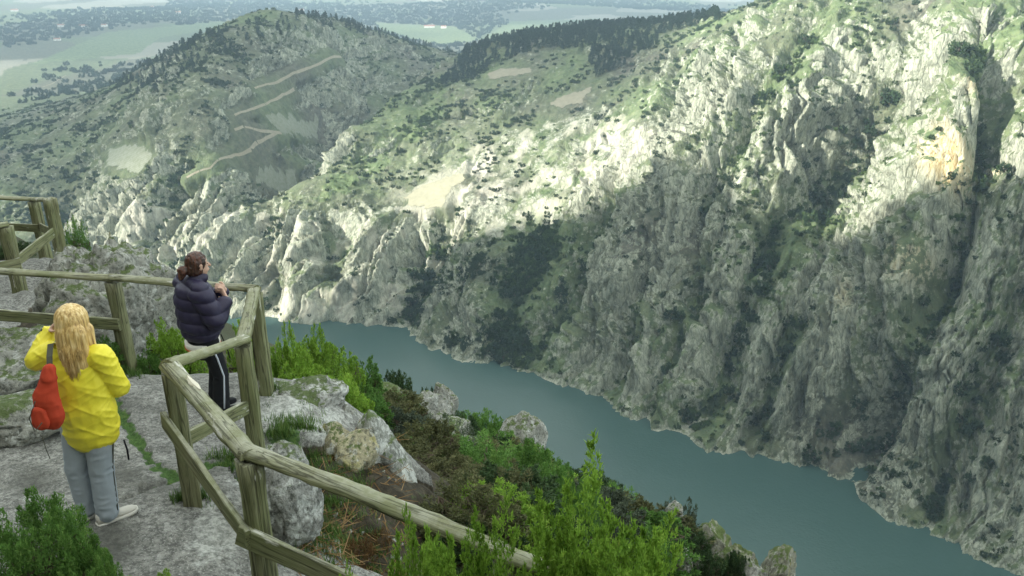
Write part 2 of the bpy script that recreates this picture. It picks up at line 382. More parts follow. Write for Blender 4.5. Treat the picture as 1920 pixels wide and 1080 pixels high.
column((1130, 760), [(1150, 650, 1.1), (1190, 500, 1.3), (1230, 380, 1.3), (1260, 290, 1.0), (1330, 180, .8), (1380, 80, .5), (1400, 30, .3)])
column((980, 705), [(1000, 620, .9), (1020, 520, .8), (1050, 420, .7), (1080, 330, .6), (1130, 220, .55), (1180, 130, .45), (1200, 60, .3)])
column((850, 675), [(860, 600, .8), (870, 500, .7), (870, 420, .6), (840, 360, .4), (900, 280, .5), (950, 180, .5), (960, 120, .42), (970, 82, .25)])
column((700, 610), [(690, 540, 1.1), (690, 450, 1.0), (680, 400, .7), (720, 300, .5), (800, 200, .42), (860, 130, .32), (885, 100, .25)])
c9 = column((560, 605), [(550, 540, 1.2), (530, 460, 1.1), (510, 420, .7), (560, 345, .45), (640, 265, .4), (720, 195, .35), (800, 140, .3), (860, 104, .25)])
for (px, py, D) in c9[3:]:                               # the side valley behind the spur's crest
    g = atD(px, py, D + 95); CP.append((g[0], g[1], g[2] - 26 if D > 830 else g[2] - 12))
column((480, 598), [(460, 520, 1.0), (440, 450, .8), (430, 400, .6), (450, 340, .42), (480, 280, .36), (520, 220, .34), (560, 150, .34), (610, 80, .32), (600, 34, .25)])
for (px, py, D) in [(490, 46, 1340), (545, 38, 1360), (430, 54, 1330), (600, 255, 1075), (680, 175, 1190), (760, 120, 1290), (830, 95, 1420), (720, 62, 1400), (640, 40, 1370)]: CP.append(tuple(atD(px, py, D)))
column((200, 572), [(180, 520, .9), (160, 450, .7), (150, 380, .5), (180, 300, .42), (230, 220, .38), (280, 150, .34), (350, 85, .3), (430, 50, .25)])
column((-100, 560), [(-60, 480, .7), (-40, 400, .5), (0, 330, .4), (50, 285, .3)])
column((-400, 545), [(-380, 480, .5), (-350, 420, .4), (-300, 340, .35)])
for (x, y) in [(340, 320), (430, 250), (520, 190), (640, 120)]:            # the wall goes on to the right of the frame
    for (k, h) in [(0, 0), (60, 75), (130, 165), (240, 250), (380, 300)]:
        CP.append((x + N[0] * k, y + N[1] * k, WATER + h))
for k, bd in ((22, 26), (110, 60)):                                                        # the river bed
    for (px, py) in [(1920, 1078), (1700, 1000), (1540, 900), (1330, 850), (1130, 760), (980, 705), (850, 675), (700, 610), (560, 605), (480, 598), (200, 572), (-100, 560)]:
        p = atz(px, py, WATER); CP.append((p[0] - N[0] * k, p[1] - N[1] * k, WATER - bd))
# behind the skyline the land falls to the plain; on the right it rises to a plateau
for (px, py, D) in [(885, 95, 1180), (970, 82, 1200), (1200, 60, 1180), (1300, 30, 1150), (1400, 30, 1150)]:
    for (k, dz) in [(160, -38), (420, -110), (700, -125)]:
        q = atD(px, py, D + k); CP.append((q[0], q[1], ratio(px, py) * -D + dz))
for (px, py, D) in [(600, 34, 1500), (430, 50, 1400), (350, 85, 1300), (230, 220, 1150), (720, 62, 1500)]:
    for (k, z) in [(300, -200), (600, -248)]:
        q = atD(px, py, D + k); CP.append((q[0], q[1], z))
for (az, D, z) in [(-33, 1400, -250), (-28, 1700, -252), (-45, 1300, -240), (28, 1050, -10), (36, 900, 0), (22, 1300, -20), (17, 1350, -45), (12, 1700, -180), (30, 1500, 20), (45, 900, 10), (20, 2000, -160), (45, 1800, 30)]:
    CP.append((D * math.sin(math.radians(az)), D * math.cos(math.radians(az)), z))
BASE = TPS(CP, 2e-4, 300.0)
def plain_z(x, y):
    D = np.hypot(x, y)
    return -250 + 9 * fbm(x / 700.0, y / 700.0, 3, 91) + 55 * smooth(4200, 7500, D) + 330 * smooth(7500, 15000, D) * (0.6 + 0.5 * fbm(x / 2600, y / 2600, 3, 92))
def base_z(x, y):
    D = np.hypot(x, y); k = smooth(1750, 2200, D)
    return BASE(x, y) * (1 - k) + plain_z(x, y) * k
_DD = np.r_[np.arange(390, 1400, 2.0), np.arange(1400, 9000, 12.0)]
def hit(px, py):                                         # where a pixel's ray meets the base surface
    r = ray(px, py); h = math.hypot(r[0], r[1]); x = r[0] / h * _DD; y = r[1] / h * _DD
    d = base_z(x, y) - r[2] / h * _DD; i = int(np.argmax(d > 0))
    return np.array([x[i], y[i], r[2] / h * _DD[i]])

az = np.radians(np.r_[np.arange(-56, -38.5, 0.6), np.arange(-38.5, 38.5, 0.1), np.arange(38.5, 58, 0.6)])
Dr = np.r_[np.arange(360, 440, 4.0), np.arange(440, 860, 1.1), np.arange(860, 1380, 2.3)]
while Dr[-1] < 16000: Dr = np.r_[Dr, Dr[-1] * (1.012 if Dr[-1] < 5500 else 1.05)]
GX = Dr[:, None] * np.sin(az)[None]; GY = Dr[:, None] * np.cos(az)[None]
# the spline on a coarser net of the same grid, then interpolated
ri = np.unique(np.r_[np.arange(0, len(Dr), 6), len(Dr) - 1]); ci = np.unique(np.r_[np.arange(0, len(az), 6), len(az) - 1])
ZC = base_z(GX[np.ix_(ri, ci)], GY[np.ix_(ri, ci)])
Zr = np.stack([np.interp(np.arange(len(Dr)), ri, ZC[:, j]) for j in range(len(ci))], 1)
GZ = np.stack([np.interp(np.arange(len(az)), ci, Zr[i]) for i in range(len(Dr))], 0)
S_ = GX * U[0] + GY * U[1]; T_ = GX * N[0] + GY * N[1]
DD = np.hypot(GX, GY)
def polydist(X, Y, pts):                                  # distance to a world polyline (xy)
    d = np.full(X.shape, 1e9); tt = np.zeros(X.shape); L = 0
    for a, b in zip(pts[:-1], pts[1:]):
        vx, vy = b[0] - a[0], b[1] - a[1]; l2 = vx * vx + vy * vy + 1e-9
        t = np.clip(((X - a[0]) * vx + (Y - a[1]) * vy) / l2, 0, 1)
        q = np.hypot(X - a[0] - t * vx, Y - a[1] - t * vy); d = np.minimum(d, q)
    return d
wob = 9 * fbm(GX / 45.0, GY / 45.0, 3, 31)
carve = np.zeros(GX.shape); gully = np.zeros(GX.shape)
for (pts, dep, wid) in [
    ([(1905, 150), (1865, 290), (1800, 400), (1735, 560), (1650, 720), (1570, 890)], 26, 15),
    ([(1660, 150), (1620, 240), (1545, 340), (1450, 450), (1415, 560), (1355, 690), (1275, 800)], 17, 13),
    ([(1890, 560), (1810, 760), (1760, 860), (1725, 980)], 15, 11),
    ([(1330, 330), (1300, 420), (1290, 560), (1240, 700), (1215, 780)], 9, 9),
    ([(1215, 470), (1190, 600), (1150, 740)], 8, 8),
    ([(1490, 620), (1440, 760), (1400, 870)], 10, 10),
    ([(1640, 560), (1590, 700), (1540, 800), (1520, 890)], 10, 9),
    ([(835, 395), (785, 500), (750, 600)], 15, 16),
    ([(1010, 420), (960, 560), (940, 690)], 9, 20),
    ([(1110, 400), (1060, 560), (1010, 640), (990, 700)], 13, 12),
    ([(500, 425), (488, 500), (500, 595)], 14, 18),
    ([(640, 430), (620, 520), (610, 605)], 7, 10),
    ([(1720, 130), (1680, 190), (1640, 240)], 13, 10),
    ([(1820, 60), (1850, 160), (1880, 240)], 8, 14),
    ([(1530, 60), (1440, 170), (1390, 260), (1330, 330)], 7, 10),
    ([(330, 330), (300, 430), (290, 560)], 10, 20), ([(120, 330), (90, 440), (60, 540)], 10, 20)]:
    W = [hit(*p)[:2] for p in pts]; d = np.abs(polydist(GX, GY, W) + wob * 0.5)
    g = np.exp(-(d / wid) ** 2); carve -= 1.5 * dep * g; gully = np.maximum(gully, g)
for (pts, dep, wid) in [([(1255, 285), (1200, 480), (1150, 690)], 11, 16), ([(1345, 135), (1290, 240)], 10, 10), ([(1420, 90), (1370, 230)], 8, 10),
                        ([(1800, 130), (1775, 320), (1700, 480), (1640, 640)], 15, 20), ([(1560, 60), (1520, 210)], 7, 12), ([(1480, 480), (1400, 700), (1340, 830)], 9, 15),
                        ([(1690, 640), (1600, 820), (1560, 900)], 10, 12), ([(1890, 360), (1850, 560), (1790, 760)], 12, 14), ([(560, 430), (560, 590)], 6, 20), ([(700, 420), (690, 600)], 9, 22)]:
    W = [hit(*p)[:2] for p in pts]; d = polydist(GX, GY, W) + 0.6 * wob
    carve += dep * np.exp(-(d / wid) ** 2)
dzr = np.gradient(GZ, axis=0) / np.gradient(Dr)[:, None]; dza = np.gradient(GZ, axis=1) / (np.gradient(az)[None] * DD)
TAN = np.hypot(dzr, dza)
land = smooth(WATER - 8, WATER + 14, GZ); near = 1 - smooth(1500, 1900, DD)
PX, PY = project(np.stack([GX, GY, GZ], -1))
R = smooth(0.50, 1.0, TAN + 0.25 * fbm(GX / 70, GY / 70, 3, 41))
R = np.maximum(R, 0.42 * smooth(0.0, 0.5, fbm(GX / 55, GY / 55, 4, 42)) * smooth(.22, .4, TAN)) * near
# farmed plots and tracks on the far slopes (polygons in the photograph, laid on the base surface)
PLOTS = [('vineyard_plot', [(492, 217), (538, 222), (540, 213), (598, 215), (599, 262), (540, 262), (515, 240)]),
         ('vineyard_plot', [(475, 330), (515, 316), (553, 307), (568, 348), (520, 362), (480, 355)]),
         ('vineyard_plot', [(200, 280), (278, 280), (286, 298), (258, 330), (235, 325), (200, 312)]),
         ('bare_terrace', [(757, 372), (785, 352), (830, 332), (872, 322), (872, 340), (846, 358), (832, 388), (800, 394), (768, 386)]),
         ('bare_terrace', [(914, 138), (940, 130), (995, 127), (996, 138), (945, 146), (918, 152)]),
         ('bare_terrace', [(1025, 195), (1080, 172), (1112, 164), (1092, 194), (1050, 204)])]
TRACKS = [[(478, 166), (500, 158), (530, 149), (556, 137), (575, 130), (600, 122), (640, 108)],
          [(350, 334), (395, 318), (440, 295), (470, 280), (500, 262), (520, 252)],
          [(440, 217), (470, 207), (500, 195), (530, 180), (552, 170)],
          [(440, 245), (480, 244), (505, 249), (528, 250)],
          [(80, 166), (100, 158), (124, 143)]]
flat = np.zeros(GX.shape)
PLOTW = [(n, [hit(*p) for p in poly]) for n, poly in PLOTS]; TRACKW = [[hit(*p) for p in t] for t in TRACKS]
for n, W in PLOTW:
    xy = [(p[0], p[1]) for p in W]; d = polydist(GX, GY, xy + xy[:1]); ins = inpoly(GX, GY, xy)
    flat = np.maximum(flat, np.where(ins, 1.0, 1 - smooth(0, 10, d)))
for W in TRACKW: flat = np.maximum(flat, 1 - smooth(4, 11, polydist(GX, GY, [(p[0], p[1]) for p in W])))
R = R * (1 - flat)
q = T_ * 0.62 + GZ * 0.62
sw = S_ + 24 * fbm(S_ / 80, q / 95, 3, 51) + 0.12 * q
ribs = ridged(sw / 36, q / 190, 52); ribs2 = ridged(sw / 14, q / 85, 53); ribs3 = ridged(sw / 6.5, q / 40, 57)
f1, f2, id1, gx1, gy1 = vor(sw / 8.5 + 0.25 * perlin(GX / 9, GY / 9, 3), q / 26 + .3 * perlin(GX / 13, GY / 13, 4), 54); g1, g2, id2, gx2, gy2 = vor(sw / 3.4 + .3 * perlin(GX / 5, GY / 5, 5), q / 7.5, 55)
eL1, eL2, idL, gxL, gyL = vor(sw / 26 + .25 * perlin(S_ / 30, q / 40, 12), q / 62, 56); idL2 = (idL * 7.13) % 1.0
disp = R * (17 * (ribs - .62) + 13 * (ribs2 - .6) * smooth(-.5, .3, fbm(S_ / 60, q / 80, 2, 58)) + 4.5 * (ridged(sw / 22 + q / 70, q / 48, 59) - .62) + 9 * (idL - .5) + 20 * gxL * (idL - .5) + 9 * gyL * (idL2 - .5) + 4.5 * (ribs3 - .6)
            + 7.5 * (id1 - .5 + 0.9 * (gx1 * (id1 - .5) * 2)) - 3.5 * np.exp(-(f2 - f1) * 8) + 3.2 * (id2 - .5) + 1.4 * gy2 - 1.2 * np.exp(-(g2 - g1) * 8))
disp += near * (1 - flat) * (3.5 * fbm(GX / 55, GY / 55, 4, 61) + (1.1 * fbm(GX / 7, GY / 7, 2, 62)))
disp += carve * near * (0.35 + 0.65 * np.clip(R * 1.3, 0, 1)) * (1 - flat)
disp *= np.clip(0.3 * land + 0.7 * smooth(WATER - 2, WATER + 40, GZ), 0.30, 1)
# displace along the base surface's own normal
nrm = np.stack([-(dzr * np.sin(az)[None] + dza * np.cos(az)[None]), -(dzr * np.cos(az)[None] - dza * np.sin(az)[None]), np.ones_like(GZ)], -1)
nrm /= np.linalg.norm(nrm, axis=-1, keepdims=True)
VP = np.stack([GX, GY, GZ], -1) + nrm * disp[..., None]
# what covers it: R rock, G green share, B ochre stain, A pale ground, plus sunlit brightness put into the colour
dr_ = np.gradient(VP, axis=0); dc_ = np.gradient(VP, axis=1); fn = np.cross(dc_, dr_); fn /= np.linalg.norm(fn, axis=-1, keepdims=True) + 1e-9
steep = 1 - np.abs(fn[..., 2])
ledge = smooth(.42, .78, np.abs(fn[..., 2]))
rockc = np.clip(0.22 + 0.62 * R - 0.42 * ledge * R + 0.25 * (steep - .4) * R - 0.45 * gully * (0.4 + R * .6) - 0.38 * smooth(0.0, 0.55, fbm(GX / 30, GY / 30, 4, 71)), 0, 1)
rockc = np.maximum(rockc, 0.7 * (1 - smooth(WATER + 0.8, WATER + 2.5, VP[..., 2])) * near)
green = np.clip(0.66 + 0.8 * fbm(GX / 85, GY / 85, 4, 72) + 0.25 * gully, 0, 1)
HILL = inpoly(PX, PY, [(-200, 700), (-200, 100), (200, 120), (560, 20), (850, 90), (700, 215), (560, 340), (490, 420), (480, 640)])
green = np.where(HILL, green * 0.8, green); rockc = np.where(HILL, np.clip(rockc + .16 * smooth(-.1, .5, fbm(GX / 16, GY / 16, 3, 75)), 0, 1), rockc)
for poly, g in [([(1560, 300), (1760, 180), (1740, 240), (1620, 400), (1500, 420), (1540, 330)], .5), ([(1740, 20), (1920, 0), (1920, 140), (1780, 100)], .5), ([(560, 380), (760, 240), (860, 150), (800, 260), (640, 360)], .45),
                ([(1340, 20), (1540, 10), (1400, 110), (1250, 130)], .35)]:
    green += g * inpoly(PX + wob * 3, PY + wob * 3, poly)
SUNLIT_BARE = inpoly(PX + 20 * fbm(GX / 20, GY / 20, 2, 76), PY + 20 * fbm(GX / 20, GY / 20, 2, 77), [(180, 590), (200, 400), (330, 370), (470, 400), (560, 400), (740, 390), (800, 330), (900, 280), (1090, 200), (1200, 230), (1230, 290), (1080, 400), (900, 440), (790, 500), (745, 610)])  # sunlit part of the slope, made rockier and paler to brighten it
rockc = np.where(SUNLIT_BARE, np.clip(rockc + .22 + .25 * fbm(GX / 24, GY / 24, 3, 78), 0, 1), rockc)
ochre = np.zeros(GX.shape)
for (px, py, wx, wy) in [(1775, 290, 40, 52), (1845, 150, 30, 28), (1700, 480, 30, 45), (1900, 270, 14, 22), (1590, 555, 12, 30)]:
    ochre = np.maximum(ochre, np.exp(-(((PX - px) / wx) ** 2 + ((PY - py) / wy) ** 2) ** 1.5) * (1.0 if px > 1740 and py < 400 else 0.45) * (0.75 + 0.6 * (id1 - .3)))
paleg = 0.45 * (1 - smooth(WATER + 0.1, WATER + 0.9, VP[..., 2] + 1.2 * (id2 - .5))) * near * smooth(-.1, .4, fbm(GX / 30, GY / 30, 3, 74))
paleg = np.maximum(paleg, SUNLIT_BARE * .42 * smooth(-.1, .5, fbm(GX / 22, GY / 22, 4, 79)))  # sunlight on this slope put into the ground colour
for (px, py, wx, wy) in [(900, 310, 45, 50), (835, 355, 85, 38), (870, 345, 60, 25), (1150, 270, 60, 40), (1020, 380, 40, 24), (1090, 330, 50, 40)]:  # pale surround of the clearing; the rest brighten the sunlit centre slope by colour
    paleg = np.maximum(paleg, 0.6 * np.exp(-(((PX - px) / wx) ** 2 + ((PY - py) / wy) ** 2)) * smooth(-.25, .3, fbm(GX / 18, GY / 18, 4, 73)))
# the plain: fields, woods and heath
pl = smooth(1500, 1900, DD); fx, fy = GX / 210 + 0.35 * fbm(GX / 400, GY / 400, 2, 81), GY / 330
h1, h2, fid, _, _ = vor(fx, fy, 82)
wood = smooth(0.0, 0.35, fbm(GX / 900, GY / 1500, 4, 83) + 0.1)
meadow = inpoly(PX, PY, [(60, 120), (200, 60), (420, 40), (560, 30), (300, 70), (260, 100)]) | inpoly(PX, PY, [(900, 75), (960, 40), (1130, 35), (1120, 52), (960, 70)]) | inpoly(PX, PY, [(700, 42), (850, 50), (900, 75), (830, 85), (720, 60)])
green = np.where(pl > 0.5, np.where(meadow, 1.35, 0.15 + 0.55 * (fid > 0.6)), green)
paleg = np.where(pl > 0.5, np.where(meadow, 0.05, np.where(wood > .5, 0, 0.25 * (fid < 0.25))), paleg)
rockc = np.where(pl > 0.5, 0.0, rockc) * (1 - flat)
def land_z(x, y):
    D = np.hypot(x, y); i = np.clip(np.searchsorted(Dr, D) - 1, 0, len(Dr) - 2); a_ = np.arctan2(x, y); j = np.clip(np.searchsorted(az, a_) - 1, 0, len(az) - 2)
    u = (D - Dr[i]) / (Dr[i + 1] - Dr[i]); v = (a_ - az[j]) / (az[j + 1] - az[j]); Z = VP[..., 2]
    return (Z[i, j] * (1 - u) + Z[i + 1, j] * u) * (1 - v) + (Z[i, j + 1] * (1 - u) + Z[i + 1, j + 1] * u) * v
me = mesh_np('canyon_slope', VP.reshape(-1, 3), grid_faces(*GX.shape))
set_col(me, 'cover', np.stack([rockc, np.clip(green, 0, 1.4) / 1.0, np.clip(ochre, 0, 1), np.clip(paleg, 0, 1)], -1).reshape(-1, 4))
structure('canyon_terrain', me, M['terrain'])

# ------------------------------------------------------------------ the river
V = [(-3200, 150, WATER), (-300, 150, WATER), (900, -400, WATER), (1900, -900, WATER), (1900, 300, WATER), (700, 620, WATER), (-100, 900, WATER), (-3200, 1200, WATER)]
me = bpy.data.meshes.new('river'); me.from_pydata(V, [], [tuple(range(len(V)))]); structure('river', me, M['water'])

# ------------------------------------------------------------------ plots and tracks lying on the far slopes
def mat_rows():
    k = NT('vine_rows'); P = k.pos(); wv = k.n('ShaderNodeTexWave', wave_type='BANDS', bands_direction='DIAGONAL'); k.l(P, wv.inputs[0])
    wv.inputs['Scale'].default_value = 0.2; wv.inputs['Distortion'].default_value = 1.5
    c = k.mix(wv.outputs['Fac'], (0.20, 0.215, 0.165), (0.24, 0.255, 0.20)); c = k.mix(k.ramp(k.noise(P, 0.25, 5, .7), [(.4, 0.), (.7, .7)]), c, (0.11, 0.13, 0.06)); k.bsdf(c, 0.95); return k.m
M['vines'] = mat_rows(); M['bare'] = mat_plain('bare_soil', (0.28, 0.27, 0.19), 0.95, 0.35, 0.2); M['bare_shaded'] = mat_plain('bare_soil_shaded', (0.20, 0.19, 0.14), 0.95, 0.35, 0.2); M['track'] = mat_plain('track_gravel', (0.27, 0.245, 0.18), 0.95, 0.4, 0.3)  # the second soil is a darker copy, the terraces' part shade in its colour
for n_, (name, W) in enumerate(PLOTW):
    P = np.array(W)[:, :2]; lo = P.min(0); hi = P.max(0); st = 1.3
    gx, gy = np.meshgrid(np.arange(lo[0], hi[0] + st, st), np.arange(lo[1], hi[1] + st, st))
    z = land_z(gx, gy) + 0.35; ok = inpoly(gx + 3.0 * fbm(gx / 9, gy / 9, 3, 6), gy + 3.0 * fbm(gx / 9, gy / 9, 3, 7), [tuple(p) for p in P])
    F = grid_faces(*gx.shape); F = F[ok.ravel()[F].all(1)]
    structure(name, mesh_np(name, np.stack([gx, gy, z], -1).reshape(-1, 3), F), M['vines'] if name == 'vineyard_plot' else M['bare'] if n_ == 3 else M['bare_shaded'])
for W in TRACKW:
    pts = []
    for a, b in zip(W[:-1], W[1:]):
        n = max(2, int(np.hypot(*(b - a)[:2]) / 6)); pts += [a + (b - a) * i / n for i in range(n)]
    pts = np.array(pts + [W[-1]]); d = np.gradient(pts[:, :2], axis=0); d /= np.linalg.norm(d, axis=1, keepdims=True); nn = np.c_[-d[:, 1], d[:, 0]]
    hw = 0.95 + 0.4 * perlin(np.arange(len(pts)) / 7.0, np.zeros(len(pts)), 8)
    rows = []
    for k in (-1, -.33, .33, 1): xy = pts[:, :2] + nn * hw[:, None] * k; rows.append(np.c_[xy, land_z(xy[:, 0], xy[:, 1]) + 0.3])
    structure('track', mesh_np('track', np.stack(rows, 0).reshape(-1, 3), grid_faces(4, len(pts))), M['track'])

# ------------------------------------------------------------------ the near side: ledge, slope below it, mountain behind the viewer
NC = [(-2.94, 5.11, -3.88), (-2.41, 5.37, -3.90), (-2.84, 7.33, -4.28), (-2.48, 7.59, -4.25), (-4.24, 8.43, -4.44), (-8.16, 14.55, -5.39), (-9.61, 16.55, -5.92), (-8.13, 13.06, -5.34),
      (-1.535, 4.24, -3.98), (-0.045, 3.857, -4.45), (-5.0, 5.0, -3.9), (-5.5, 7.0, -4.15), (-7, 6, -4.0), (-2.19, 6.25, -4.1), (-3.5, 6.2, -4.05), (-3.6, 8.3, -4.4), (-2.0, 7.9, -4.42), (-2.9, 8.5, -4.5),
      (-1.5, 7.3, -4.62), (-1.6, 6.3, -4.35), (-0.9, 5.9, -4.85), (-0.5, 5.0, -4.8), (-0.2, 6.8, -5.6), (0.8, 5.6, -5.6), (1.2, 4.4, -5.3), (2.2, 5.0, -6.2), (1.6, 3.2, -4.6),
      (-1.8, 3.6, -3.7), (-3.2, 3.4, -3.6), (-4.5, 3.2, -3.5), (-1.2, 2.6, -3.1), (0.4, 2.6, -3.2), (0, 1.5, -1.85), (0, 0, -1.7), (1.2, 1.0, -1.9), (-1.5, 1.0, -1.7), (0, -1.5, -1.2), (-4, 0, -1.5), (2.5, 0, -2.2),
      (-1.2, 8.6, -5.6), (-3.2, 9.6, -5.6), (-5.2, 10.6, -6.2), (-4.6, 12.2, -6.6), (-6.4, 9.8, -5.2), (-7.6, 10.8, -5.2), (-6.6, 12.2, -5.6), (-6.8, 15.2, -6.6), (-7.6, 17.5, -7.6), (-11, 14, -5.4),
      (-4.2, 17.3, -9.6), (-3.6, 21.5, -12.2), (-1.8, 21.8, -13.4), (0.3, 20, -13.4), (2.8, 13.7, -11.0), (4.4, 13.3, -11.5), (0.6, 9.0, -7.5), (2.5, 9.0, -8.6), (-1.5, 12.5, -8.2), (-2.8, 14.0, -8.4), (5, 8, -9), (4, 5, -7.2), (0.5, 14, -10.2),
      (-5.5, 24, -14), (-9, 24, -11.5), (-13, 21, -8.5)]
NB = TPS(NC, 1e-3, 4.0)
# the crest of the viewer's own mountain, from where its shadow ends on the far wall
_sd, _td = float(SUN_H @ U), float(-(SUN_H @ N)); _cr = []
for p in [(745, 605), (800, 540), (870, 480), (960, 450), (1080, 430), (1180, 370), (1250, 310), (1350, 350), (1450, 430), (1600, 480), (1720, 500), (1800, 420), (1900, 340)]:
    h_ = hit(*p); s_, t_ = float(h_[:2] @ U), float(h_[:2] @ N); L_ = (t_ + 300) / _td
    _cr.append((s_ + L_ * _sd, h_[2] + L_ * math.tan(SUN_EL) + 3))
_cr.sort(); CREST_S = np.array([-1300, _cr[0][0] - 150, _cr[0][0] - 50] + [c[0] for c in _cr] + [_cr[-1][0] + 300, 900]); CREST_H = np.array([-260, -220, -150] + [c[1] for c in _cr] + [_cr[-1][1] + 20, 150])
def near_generic(x, y):
    s = x * U[0] + y * U[1]; t = x * N[0] + y * N[1]; D = np.hypot(x, y)
    crest = np.interp(s, CREST_S, CREST_H)
    up = np.where(t < 0, crest * smooth(-40, 300, -t) * (1 - 0.4 * smooth(340, 900, -t)), 0)
    z = -3.5 + up - np.where(t > 0, 0.87 * t, 0) + (2 + 0.02 * np.clip(D, 0, 400)) * fbm(x / 40, y / 40, 4, 11)
    z = z - 300 * smooth(-600, -780, s) * smooth(-260, -90, t) - 345 * smooth(-900, -1250, s)
    azd = np.degrees(np.arctan2(x, y))
    z = z - 330 * smooth(210, 430, D) * (1 - smooth(42, 52, np.abs(azd))) * (t > -40)
    return np.maximum(z, -345)
def ground_base(x, y):
    D = np.hypot(x, y); k = smooth(15, 32, D)
    kb = smooth(1.5, 6, -y) ; k = np.maximum(k, kb); k = np.maximum(k, smooth(6, 12, x + 0.0 * y) * 0.9)
    g = near_generic(x, y); far = k > 0.999; out = np.array(g, float)
    m = ~far
    if m.any(): out[m] = NB(x[m], y[m]) * (1 - k[m]) + g[m] * k[m]
    return out
# cracks in the slab (photograph pixels, on the slab surface), then moss in them
def slab(px, py):
    z = -4.0
    for i in range(12):
        p = atz(px, py, z); z = float(NB(np.array([p[0]]), np.array([p[1]]))[0])
    return p
CR = [([(215, 745), (235, 790), (262, 830), (285, 862), (318, 880)], 0.035, 0.05, 1.0), ([(318, 890), (270, 905), (235, 925), (215, 935), (150, 960), (110, 985)], 0.03, 0.06, .55),
      ([(318, 890), (345, 875), (420, 860), (480, 850)], 0.05, 0.06, .9), ([(0, 740), (60, 760), (110, 745)], 0.03, .05, .2), ([(480, 965), (520, 985), (560, 1000)], 0.03, .05, .3),
      ([(395, 1010), (430, 990), (465, 975)], .03, .04, .4)]
CRW = [([slab(*p)[:2] for p in c[0]], c[1], c[2], c[3]) for c in CR]
def ground_full(x, y):
    D = np.hypot(x, y); z = ground_base(x, y); az_ = np.degrees(np.arctan2(x, y))
    px, py = project(np.stack([x, y, z], -1))
    front = (D < 40) & (y > 0.5)
    # rock or soil and brush
    n1 = fbm(x / 1.6, y / 1.6, 3, 21)
    slabm = inpoly(x + .35 * n1, y + .35 * n1, [(-12, 2.2), (-1.6, 2.6), (-0.75, 3.6), (-0.62, 5.0), (-1.3, 5.5), (-2.0, 6.0), (-2.3, 6.9), (-1.35, 7.0), (-1.1, 7.7), (-1.7, 8.3), (-2.6, 8.75), (-3.7, 8.85), (-4.6, 8.9), (-7, 8.6), (-12, 8.4)])
    path = polydist(x, y, [(-9.2, 9.5), (-8.6, 11.5), (-8.4, 13.5), (-9.0, 16.0)]) < 1.0 + .4 * n1
    rk = np.where(slabm, 1.0, np.where(path, 0.75, 0.12)); rk = np.where(front, rk, 0.2)
    # a step where the slab breaks off
    ax = np.zeros(x.shape)
    edge = polydist(x, y, [(-0.75, 3.6), (-0.62, 5.0), (-1.3, 5.5), (-2.0, 6.0), (-2.3, 6.9), (-1.35, 7.0), (-1.1, 7.7), (-1.7, 8.3), (-2.6, 8.75), (-3.7, 8.85), (-4.6, 8.9), (-7, 8.6)])
    out = (~slabm) & (edge < 1.4) & (x > -8) & (y > 3)
    z = z - np.where(out, 0.42 * (1 - smooth(0.2, 1.4, edge)) * (0.7 + .6 * n1), 0)
    lvl = fbm(x / 2.4, y / 2.4, 3, 22)
    z = z + np.where(slabm, 0.07 * lvl + 0.018 * fbm(x / .35, y / .35, 3, 23), 0.16 * fbm(x / 1.1, y / 1.1, 4, 24)) * np.minimum(1, D / 4.0) * front
    moss = np.zeros(x.shape); dark = np.where(slabm, 0.18 + .3 * smooth(0, .5, fbm(x / 1.3, y / 1.3, 3, 25)), 0)
    for W, wd, dp, ms in CRW:
        d = polydist(x + .05 * fbm(x / .12, y / .12, 2, 9), y + .05 * fbm(x / .12, y / .12, 2, 10), W) * front + 9 * (~front)
        z = z - dp * np.exp(-(d / wd) ** 2); moss = np.maximum(moss, ms * np.exp(-(d / (wd * 1.7)) ** 2)); dark = np.maximum(dark, .9 * np.exp(-(d / (wd * .9)) ** 2))
    # water-dark streak by the yellow jacket's feet and down to the camera, pale lichen on the broken front edge
    for (a, b, c, d_) in [(215, 1010, 110, 75), (300, 900, 90, 40), (230, 880, 60, 30), (60, 900, 70, 50)]:
        dark = np.maximum(dark, 0.75 * np.exp(-(((px - a) / c) ** 2 + ((py - b) / d_) ** 2)) * front)
    lich = np.zeros(x.shape)
    for (a, b, c, d_) in [(430, 1000, 100, 80), (540, 770, 110, 60), (470, 940, 60, 50), (600, 800, 60, 50), (560, 930, 50, 80)]:
        lich = np.maximum(lich, 0.62 * np.exp(-(((px - a) / c) ** 2 + ((py - b) / d_) ** 2)) * front)
    lich += 0.22 * slabm
    moss += np.where(slabm, 0, 0.38 + .3 * fbm(x / .8, y / .8, 3, 26)) * front * (1 - .6 * path)
    for (a, b, c, d_) in [(550, 825, 45, 25), (470, 860, 60, 14)]: moss = np.maximum(moss, 0.75 * np.exp(-(((px - a + 30 * n1) / c) ** 2 + ((py - b + 20 * n1) / d_) ** 2)) * front)
    moss = np.where(front, moss, 0.5)
    z = np.where(D < 1.0, np.minimum(z, -1.62), z)
    return z, np.stack([rk, np.clip(moss, 0, 1.2), np.clip(dark, 0, 1), np.clip(lich, 0, 1)], -1)
az2 = np.radians(np.r_[np.arange(-180, -44, 2.5), np.arange(-44, 44, 0.16), np.arange(44, 180.1, 2.5)])
D2 = [0.05, 0.5]
while D2[-1] < 2.2: D2.append(D2[-1] * 1.05)
while D2[-1] < 42: D2.append(D2[-1] * (1.0075 if D2[-1] < 10 else 1.014))
while D2[-1] < 1500: D2.append(D2[-1] * 1.06)
D2 = np.array(D2); X2 = D2[:, None] * np.sin(az2)[None]; Y2 = D2[:, None] * np.cos(az2)[None]
Z2, C2 = ground_full(X2, Y2)
me = mesh_np('hillside', np.stack([X2, Y2, Z2], -1).reshape(-1, 3), grid_faces(*X2.shape)); set_col(me, 'cover', C2.reshape(-1, 4))
structure('hillside', me, M['ground'])
